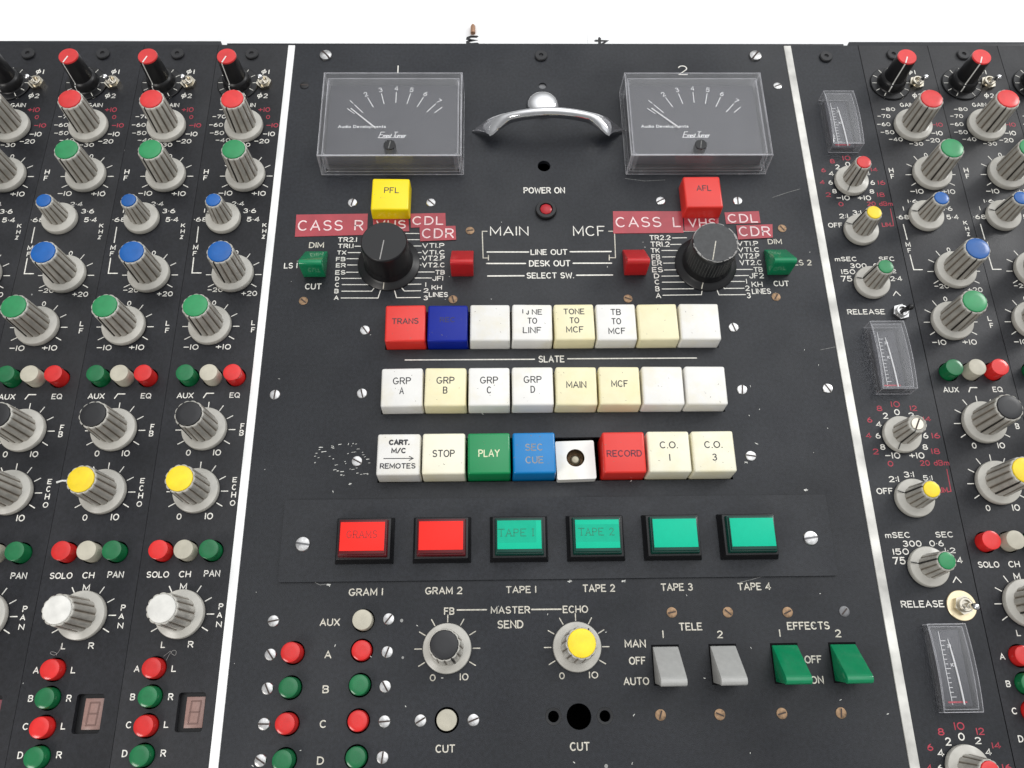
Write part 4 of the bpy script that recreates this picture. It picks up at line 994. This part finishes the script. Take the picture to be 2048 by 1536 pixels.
for s, b in (('TR2.1', (-81.24, 226.36, -71.27, 229.21)), ('TR1.1', (-81.00, 222.63, -72.87, 225.32)), ('TX', (-81.14, 218.78, -76.35, 221.30)), ('FB', (-81.40, 214.89, -76.53, 217.45)), ('ER', (-81.25, 211.29, -76.14, 213.83)), ('ES', (-81.28, 207.13, -76.07, 209.71)), ('D', (-81.05, 203.67, -78.90, 206.06)), ('C', (-80.95, 200.02, -78.67, 202.52)), ('B', (-81.04, 196.37, -78.82, 198.94)), ('A', (-81.02, 192.63, -78.59, 195.18)),
             ('VT1.P', (-37.35, 222.57, -25.84, 225.48)), ('VT1.C', (-37.25, 218.62, -25.47, 221.29)), ('VT2.P', (-37.26, 215.07, -25.52, 218.02)), ('VT2.C', (-37.16, 211.11, -25.35, 213.92)), ('TB', (-30.32, 206.89, -25.34, 209.57)), ('JF1', (-31.68, 203.25, -26.17, 206.08)), ('1', (-35.34, 199.77, -34.57, 202.50)), ('2', (-36.01, 196.51, -33.48, 199.08)), ('3', (-35.91, 192.20, -33.63, 194.86)), ('KH', (-32.00, 198.14, -26.67, 200.78)), ('LINES', (-33.32, 193.97, -23.57, 196.79)),
             ('TR2.2', (81.31, 226.77, 92.44, 229.80)), ('TR1.2', (81.53, 222.73, 91.65, 225.89)), ('TK', (81.40, 219.12, 86.13, 221.99)), ('FB', (81.55, 215.13, 86.02, 218.25)), ('ER', (81.53, 211.56, 86.61, 214.60)), ('ES', (81.23, 207.65, 86.86, 210.70)), ('D', (81.92, 204.10, 84.68, 206.95)), ('C', (82.00, 200.56, 84.57, 203.40)), ('B', (82.06, 196.59, 84.26, 199.58)), ('A', (81.98, 192.70, 84.71, 195.67)),
             ('VT1.P', (127.08, 223.16, 138.26, 225.99)), ('VT1.C', (127.03, 219.37, 138.45, 222.25)), ('VT2.P', (127.12, 215.49, 137.97, 218.59)), ('VT2.C', (127.05, 211.58, 138.73, 214.66)), ('TB', (133.79, 207.56, 138.65, 210.44)), ('JF2', (131.17, 203.82, 138.71, 207.04)), ('1', (129.00, 200.75, 129.77, 203.65)), ('2', (128.26, 196.65, 130.50, 199.73)), ('3', (128.48, 192.43, 130.55, 195.61)), ('KH', (131.74, 198.78, 137.47, 201.90)), ('LINES', (131.41, 194.80, 141.20, 197.96))): T(s, *b, w=.48)
for q in ([(-72.14, 223.80), (-68.47, 223.78)], [(-75.51, 220.04), (-68.79, 220.01)], [(-75.83, 216.43), (-69.62, 216.40)], [(-75.41, 212.73), (-70.45, 212.71)], [(-75.66, 208.48), (-69.70, 208.45)], [(-77.84, 204.95), (-67.99, 204.90)], [(-77.41, 201.38), (-64.25, 201.31)], [(-77.38, 197.61), (-62.17, 197.52), (-61.07, 199.34)], [(-77.45, 193.75), (-58.83, 193.64), (-57.77, 197.90)],
          [(-42.63, 223.82), (-37.86, 223.80)], [(-39.93, 219.87), (-37.76, 219.86)], [(-38.80, 216.26), (-37.66, 216.25)], [(-38.44, 212.55), (-37.57, 212.54)], [(-39.60, 208.46), (-30.79, 208.42)], [(-41.29, 204.99), (-32.12, 204.94)], [(-44.23, 201.35), (-37.37, 201.42)], [(-46.99, 199.18), (-45.65, 197.54), (-37.43, 197.64)], [(-50.61, 197.71), (-49.52, 193.75), (-37.53, 193.80)], [(-46.14, 231.35), (-39.21, 231.32)], [(-45.03, 227.64), (-38.77, 227.61)],
          [(93.36, 228.04), (100.86, 228.19)], [(92.03, 224.12), (97.60, 224.21)], [(87.17, 220.54), (95.95, 220.50)], [(87.22, 216.66), (94.84, 216.74)], [(87.44, 212.96), (93.99, 213.07)], [(87.57, 208.98), (94.41, 209.06)], [(85.93, 205.39), (97.45, 205.51)], [(85.85, 201.85), (100.21, 201.92)], [(85.48, 197.95), (101.51, 198.01), (102.86, 200.02)], [(85.57, 194.37), (105.33, 194.57), (106.52, 199.28)], [(99.64, 232.12), (105.72, 232.16)],
          [(124.76, 209.09), (133.33, 209.10)], [(123.04, 205.43), (130.82, 205.54)], [(120.08, 202.10), (128.34, 202.11)], [(116.41, 199.95), (117.47, 198.06), (127.66, 198.15)], [(113.07, 199.24), (114.35, 194.43), (127.94, 194.50)]): line(t, q, INK, .48)
T('SLATE', 21.37, 157.61, 34.17, 161.27); line(t, [(-44.09, 159.47), (19.40, 159.38)], INK, .6); line(t, [(35.65, 159.53), (99.42, 159.49)], INK, .6)
for s, b in (('GRAM 1', (-65.04, 46.86, -50.02, 50.13)), ('GRAM 2', (-31.50, 47.09, -15.14, 50.32)), ('TAPE 1', (4.00, 47.18, 17.47, 50.30)), ('TAPE 2', (37.96, 47.28, 52.37, 50.62)), ('TAPE 3', (72.67, 47.33, 86.98, 50.65)), ('TAPE 4', (106.92, 47.17, 121.81, 50.48)),
             ('FB', (-23.08, 38.35, -18.52, 41.48)), ('MASTER', (-2.67, 38.51, 14.58, 41.65)), ('SEND', (0.19, 32.30, 11.48, 35.73)), ('ECHO', (28.85, 38.41, 40.00, 41.62)), ('AUX', (-76.82, 34.33, -68.07, 37.47)), ('A', (-73.84, 20.96, -70.86, 24.11)), ('B', (-73.72, 7.07, -70.99, 10.23)), ('C', (-73.90, -6.42, -71.11, -3.34)), ('D', (-74.03, -20.27, -71.18, -17.19)),
             ('0', (-28.68, 11.20, -26.18, 14.00)), ('10', (-15.96, 11.31, -12.25, 14.21)), ('0', (26.32, 11.21, 28.68, 14.02)), ('10', (39.06, 11.35, 42.99, 14.16)), ('CUT', (-25.70, -16.58, -17.61, -13.45)), ('CUT', (29.77, -16.70, 38.03, -13.33)),
             ('TELE', (79.22, 30.42, 89.50, 33.74)), ('1', (71.63, 27.35, 72.50, 30.68)), ('2', (95.61, 27.03, 98.12, 30.26)), ('EFFECTS', (126.70, 30.09, 145.39, 33.45)), ('1', (122.66, 27.21, 123.53, 30.42)), ('2', (147.29, 26.73, 149.92, 30.05)),
             ('MAN', (55.10, 23.63, 64.29, 26.93)), ('OFF', (56.49, 16.67, 63.76, 19.91)), ('AUTO', (53.59, 8.44, 64.60, 11.62)), ('OFF', (132.30, 16.17, 139.84, 19.38)), ('ON', (133.66, 7.88, 139.33, 11.03))): T2(s, *b)
line(t, [(-17.41, 40.36), (-4.52, 40.32)], INKG, .6); line(t, [(15.17, 40.16), (28.11, 40.12)], INKG, .6)
ticks(t, -21.4, 24.3, range(-30, 211, 30), 11.0, 14.0, INKG, .45); ticks(t, 34.3, 24.2, range(-30, 211, 30), 11.0, 14.0, INKG, .45)

# paint nicks and scuffs
w_ = MB(); r3 = random.Random(11)
for k, (x, y) in enumerate([(-82.00, 115.09), (-82.61, 114.02), (-76.91, 115.76), (-76.16, 114.68), (-73.19, 116.45), (-67.03, 116.75), (-65.65, 116.59), (-67.66, 115.68), (-64.49, 114.21), (-83.84, 112.25), (-84.42, 110.83), (-82.67, 110.10), (-80.48, 112.93), (-77.60, 110.77), (-75.82, 109.54), (-69.15, 111.90), (-66.45, 112.59), (-62.34, 112.40), (-61.94, 111.33), (-61.21, 110.26), (-59.79, 109.18), (-59.02, 107.40), (-70.29, 108.21), (-69.89, 107.15), (-74.26, 106.48), (-74.46, 104.37), (-75.13, 104.17), (-73.40, 103.66), (-71.35, 103.29), (-71.59, 101.75), (-70.43, 101.53), (-67.69, 104.52), (-66.33, 104.29), (-64.67, 104.98), (-64.19, 102.52), (-62.47, 101.94), (-60.45, 102.13), (-59.42, 101.91), (-84.19, 107.64), (-82.36, 115.31), (-76.52, 115.04)]):
    l = r3.uniform(.25, 1.0) if k % 4 else r3.uniform(1.2, 2.2)
    w_.ribbon([(x-l/2, y-.05), (x+l/2, y+r3.uniform(-.05, .25))], r3.uniform(.16, .36), .03, NICK)
for i in range(70):
    x, y = r3.uniform(-110, 165), r3.uniform(-25, 250); a = r3.uniform(0, 6.3); l = r3.uniform(.2, .9)
    w_.ribbon([(x, y), (x+l*math.cos(a), y+l*math.sin(a))], r3.uniform(.16, .34), .045, NICK)
for q in ([(149.53, 252.95), (158.08, 256.11), (165.18, 258.32)], [(70.93, 265.33), (81.65, 263.69), (92.55, 264.31)], [(161.45, 163.37), (171.82, 165.48)], [(-80.12, 52.91), (-77.85, 51.80), (-74.58, 52.19)], [(120.97, 53.77), (112.85, 51.68), (108.24, 50.64)]): w_.ribbon(q, .28, .05, SCUFF)
for x, y, s_ in ((-74.54, 51.55, 1.6), (-67.32, 97.37, .7), (143.98, 92.38, 1.0), (123.68, 115.15, .8), (117.56, 105.87, .7), (32.54, 51.99, 1.2), (56.12, 51.92, 1.0)):
    for k in range(5): w_.ribbon([(x+r3.uniform(-1, 1)*s_, y+r3.uniform(-.5, .5)*s_), (x+r3.uniform(-1, 1)*s_, y+r3.uniform(-.5, .5)*s_)], .3, .03+.005*k, NICK)
engrave(mfp, t, w_)

# ------------------------------------------------------------------ screwed-on plate with six lamp buttons
Bp = thing('button_plate', 'black screwed plate with two red and four green rectangular lamp buttons', 'button plate')
ox, oy = 76.2, 71.4
TM = .37
obj('plate', plate_mesh('button_plate', rect(-96.3, 53.0, 152.3, 89.9, 1.2), [], .97, PANEL), Bp, (0, 0, 1.0))
for (x, y) in ((-86.57, 69.72), (142.41, 69.84)): 
    s_ = screw(Bp, x, y, 'large'); s_.location.z = .98*MM
def lamp_button(i, red, txt, lab):
    x = -58.7+34.42*i; y = 70.6
    b = MB(); b.box(-13.1, -10.2, 1.02, 13.1, 10.6, 6.2, BLKPL, .4, taper=1.3)
    o = obj('lamp_button', b, Bp, (x, y, 0), 0, lab)
    r_ = MB(); r_.box(-10.9, -8.2, 6.0, 10.9, 8.5, 9.0, RIMR if red else RIMG, .35, taper=.35); r_.box(-10.1, -7.3, 8.8, 10.1, 7.6, 10.4, RIMR if red else RIMG, .3); obj('rim', r_, o)
    l = MB(); l.box(-9.7, -5.9, 10.2, 9.7, 6.7, 10.75, LENSR if red else LENSG, .1); obj('lens', l, o)
    if txt:
        t = MB(); M = LENSTXT_R if red else LENSTXT_G
        if not red: t.box(-9.6, -3.1, 10.76, 7.4 if i == 2 else 9.6, 6.5 if i == 2 else 4.6, 10.77, LENSG2)
        wd = 13.4 if red else 15.4; x0 = -6.9 if red else (-9.2 if i == 2 else -8.2)
        text(t, txt, x0, -.4, x0+wd, 3.0, M, w=.34, z=10.8, serif=True, gap=.34, space=.75); obj('legend', t, o)
for i, (r_, tx, lb) in enumerate(((True, 'GRAMS', 'red lamp button lettered GRAMS'), (True, '', 'blank red lamp button'), (False, 'TAPE 1', 'green lamp button lettered TAPE 1'), (False, 'TAPE 2', 'green lamp button lettered TAPE 2'), (False, '', 'blank green lamp button over TAPE 3'), (False, '', 'blank green lamp button over TAPE 4'))): lamp_button(i, r_, tx, lb)

# ------------------------------------------------------------------ embossed label tapes
def tape(s, poly, box, lab, z=.05, w=.75):
    b = MB(); b.prism(poly, z, z+.22, TAPE); o = tag(obj('label_tape', b), lab, 'label tape', 'red embossed label tapes')
    t = MB(); text(t, s, *box, EMBOSS, w=w, z=z+.25, gap=.32, space=.75); obj('embossed_lettering', t, o)
tape('CASS R', [(-103.48, 229.48), (-66.23, 230.53), (-66.36, 243.42), (-103.81, 242.94)], (-102.48, 233.03, -68.34, 239.43), 'red tape embossed CASS R left of the yellow key')
tape('VHS', [(-62.94, 232.33), (-44.33, 232.56), (-44.96, 240.20), (-63.57, 239.96)], (-61.85, 234.12, -46.16, 239.31), 'red tape embossed VHS half hidden by the smooth selector knob below the yellow key', z=.06)
tape('CDL', [(-43.48, 234.68), (-25.19, 235.52), (-25.68, 243.67), (-44.01, 243.34)], (-42.83, 236.33, -26.55, 241.70), 'red tape embossed CDL to the lower right of the yellow key', z=.05)
tape('CDR', [(-38.40, 226.32), (-19.73, 227.23), (-20.21, 235.63), (-38.97, 235.15)], (-37.64, 228.11, -20.95, 234.02), 'red tape embossed CDR beside the smooth selector knob', z=.3)
tape('CASS L', [(62.50, 230.81), (99.54, 231.06), (100.06, 244.31), (63.10, 244.47)], (64.10, 234.49, 98.54, 240.80), 'red tape embossed CASS L left of the red AFL key')
tape('VHS', [(100.16, 232.12), (118.16, 232.20), (119.01, 240.82), (100.49, 240.58)], (102.48, 234.38, 117.35, 239.77), 'red tape embossed VHS half hidden by the chipped selector knob below the red AFL key', z=.06)
tape('CDL', [(122.59, 236.36), (141.00, 236.81), (140.98, 244.29), (122.47, 243.48)], (123.77, 237.06, 139.77, 242.48), 'red tape embossed CDL to the lower right of the red AFL key', z=.05)
tape('CDR', [(127.77, 226.68), (146.21, 227.85), (147.09, 235.92), (127.78, 235.29)], (128.69, 228.62, 145.38, 234.58), 'red tape embossed CDR beside the chipped selector knob', z=.3)

# ------------------------------------------------------------------ odds and ends

def label_note(strokes, lab):
    # small white paper slip on the sheet behind the desk, numeral in thick black marker, upside down
    xs = [p[0] for s_ in strokes for p in s_]; ys = [p[1] for s_ in strokes for p in s_]
    b = MB(); b.box(min(xs)-5, min(ys)-8, -44.95, max(xs)+5, max(ys)+16, -44.75, SHEET)
    o = tag(obj('paper_slip', b), lab, 'paper slip', 'hand numbered paper slips')
    t = MB()
    for k, s_ in enumerate(strokes): t.ribbon(s_, 1.9, -44.72+.02*k, MARKER)
    obj('numeral', t, o)
label_note([[(-10.17, 408.24), (-14.07, 408.24), (-16.07, 407.34), (-16.35, 406.31), (-14.34, 405.35), (-11.08, 405.13), (-14.34, 404.83), (-16.34, 403.87), (-16.33, 402.62), (-14.04, 402.03), (-9.93, 402.33)]], 'white paper slip with a black marker 3 upside down behind the desk')
label_note([[(67.15, 404.96), (74.34, 404.68), (69.63, 400.69)], [(69.98, 407.19), (69.59, 399.95)]], 'white paper slip with a black marker 4 upside down behind the desk')

cp = MB(); cp.tube([(-12.83, 416.74, -43.2), (-12.83, 415.14, -43.2), (-12.81, 409.72, -43.2)], [.9, 1.6, 1.6], COPPER, 12)
tag(obj('metal_pin', cp), 'short dull copper pin lying behind the desk above the marker 3', 'pin')
def fibre(pts, lab):
    b = MB(); P = [Vector(p) for p in pts]; out = []
    for i in range(len(P)-1):
        for k in range(6):
            u = k/6; p0 = P[max(i-1, 0)]; p1 = P[i]; p2 = P[i+1]; p3 = P[min(i+2, len(P)-1)]
            out.append((.5*((2*p1)+(-p0+p2)*u+(2*p0-5*p1+4*p2-p3)*u*u+(-p0+3*p1-3*p2+p3)*u**3))[:])
    b.tube(out, .09, FIBRE, 5); tag(obj('lint_hair', b), lab, 'lint')
fibre([(-140.66, 21.12, 0.25), (-139.8, 23.25, 0.25), (-138.32, 25.08, 0.25), (-137.0, 24.75, 0.25), (-137.11, 23.21, 0.25), (-138.43, 23.54, 0.25), (-139.37, 24.78, 0.25), (-141.0, 23.57, 0.25), (-142.15, 22.67, 0.25)], 'curly grey hair beside the red A button nearest the left white divider')
fibre([(-186.13, 27.56, 0.25), (-186.42, 25.72, 0.25), (-187.99, 23.9, 0.25), (-190.03, 24.54, 0.25), (-189.53, 25.27, 0.25), (-187.49, 24.63, 0.25), (-187.49, 23.58, 0.25)], 'curly hair above the red A button of the second strip from the left divider')
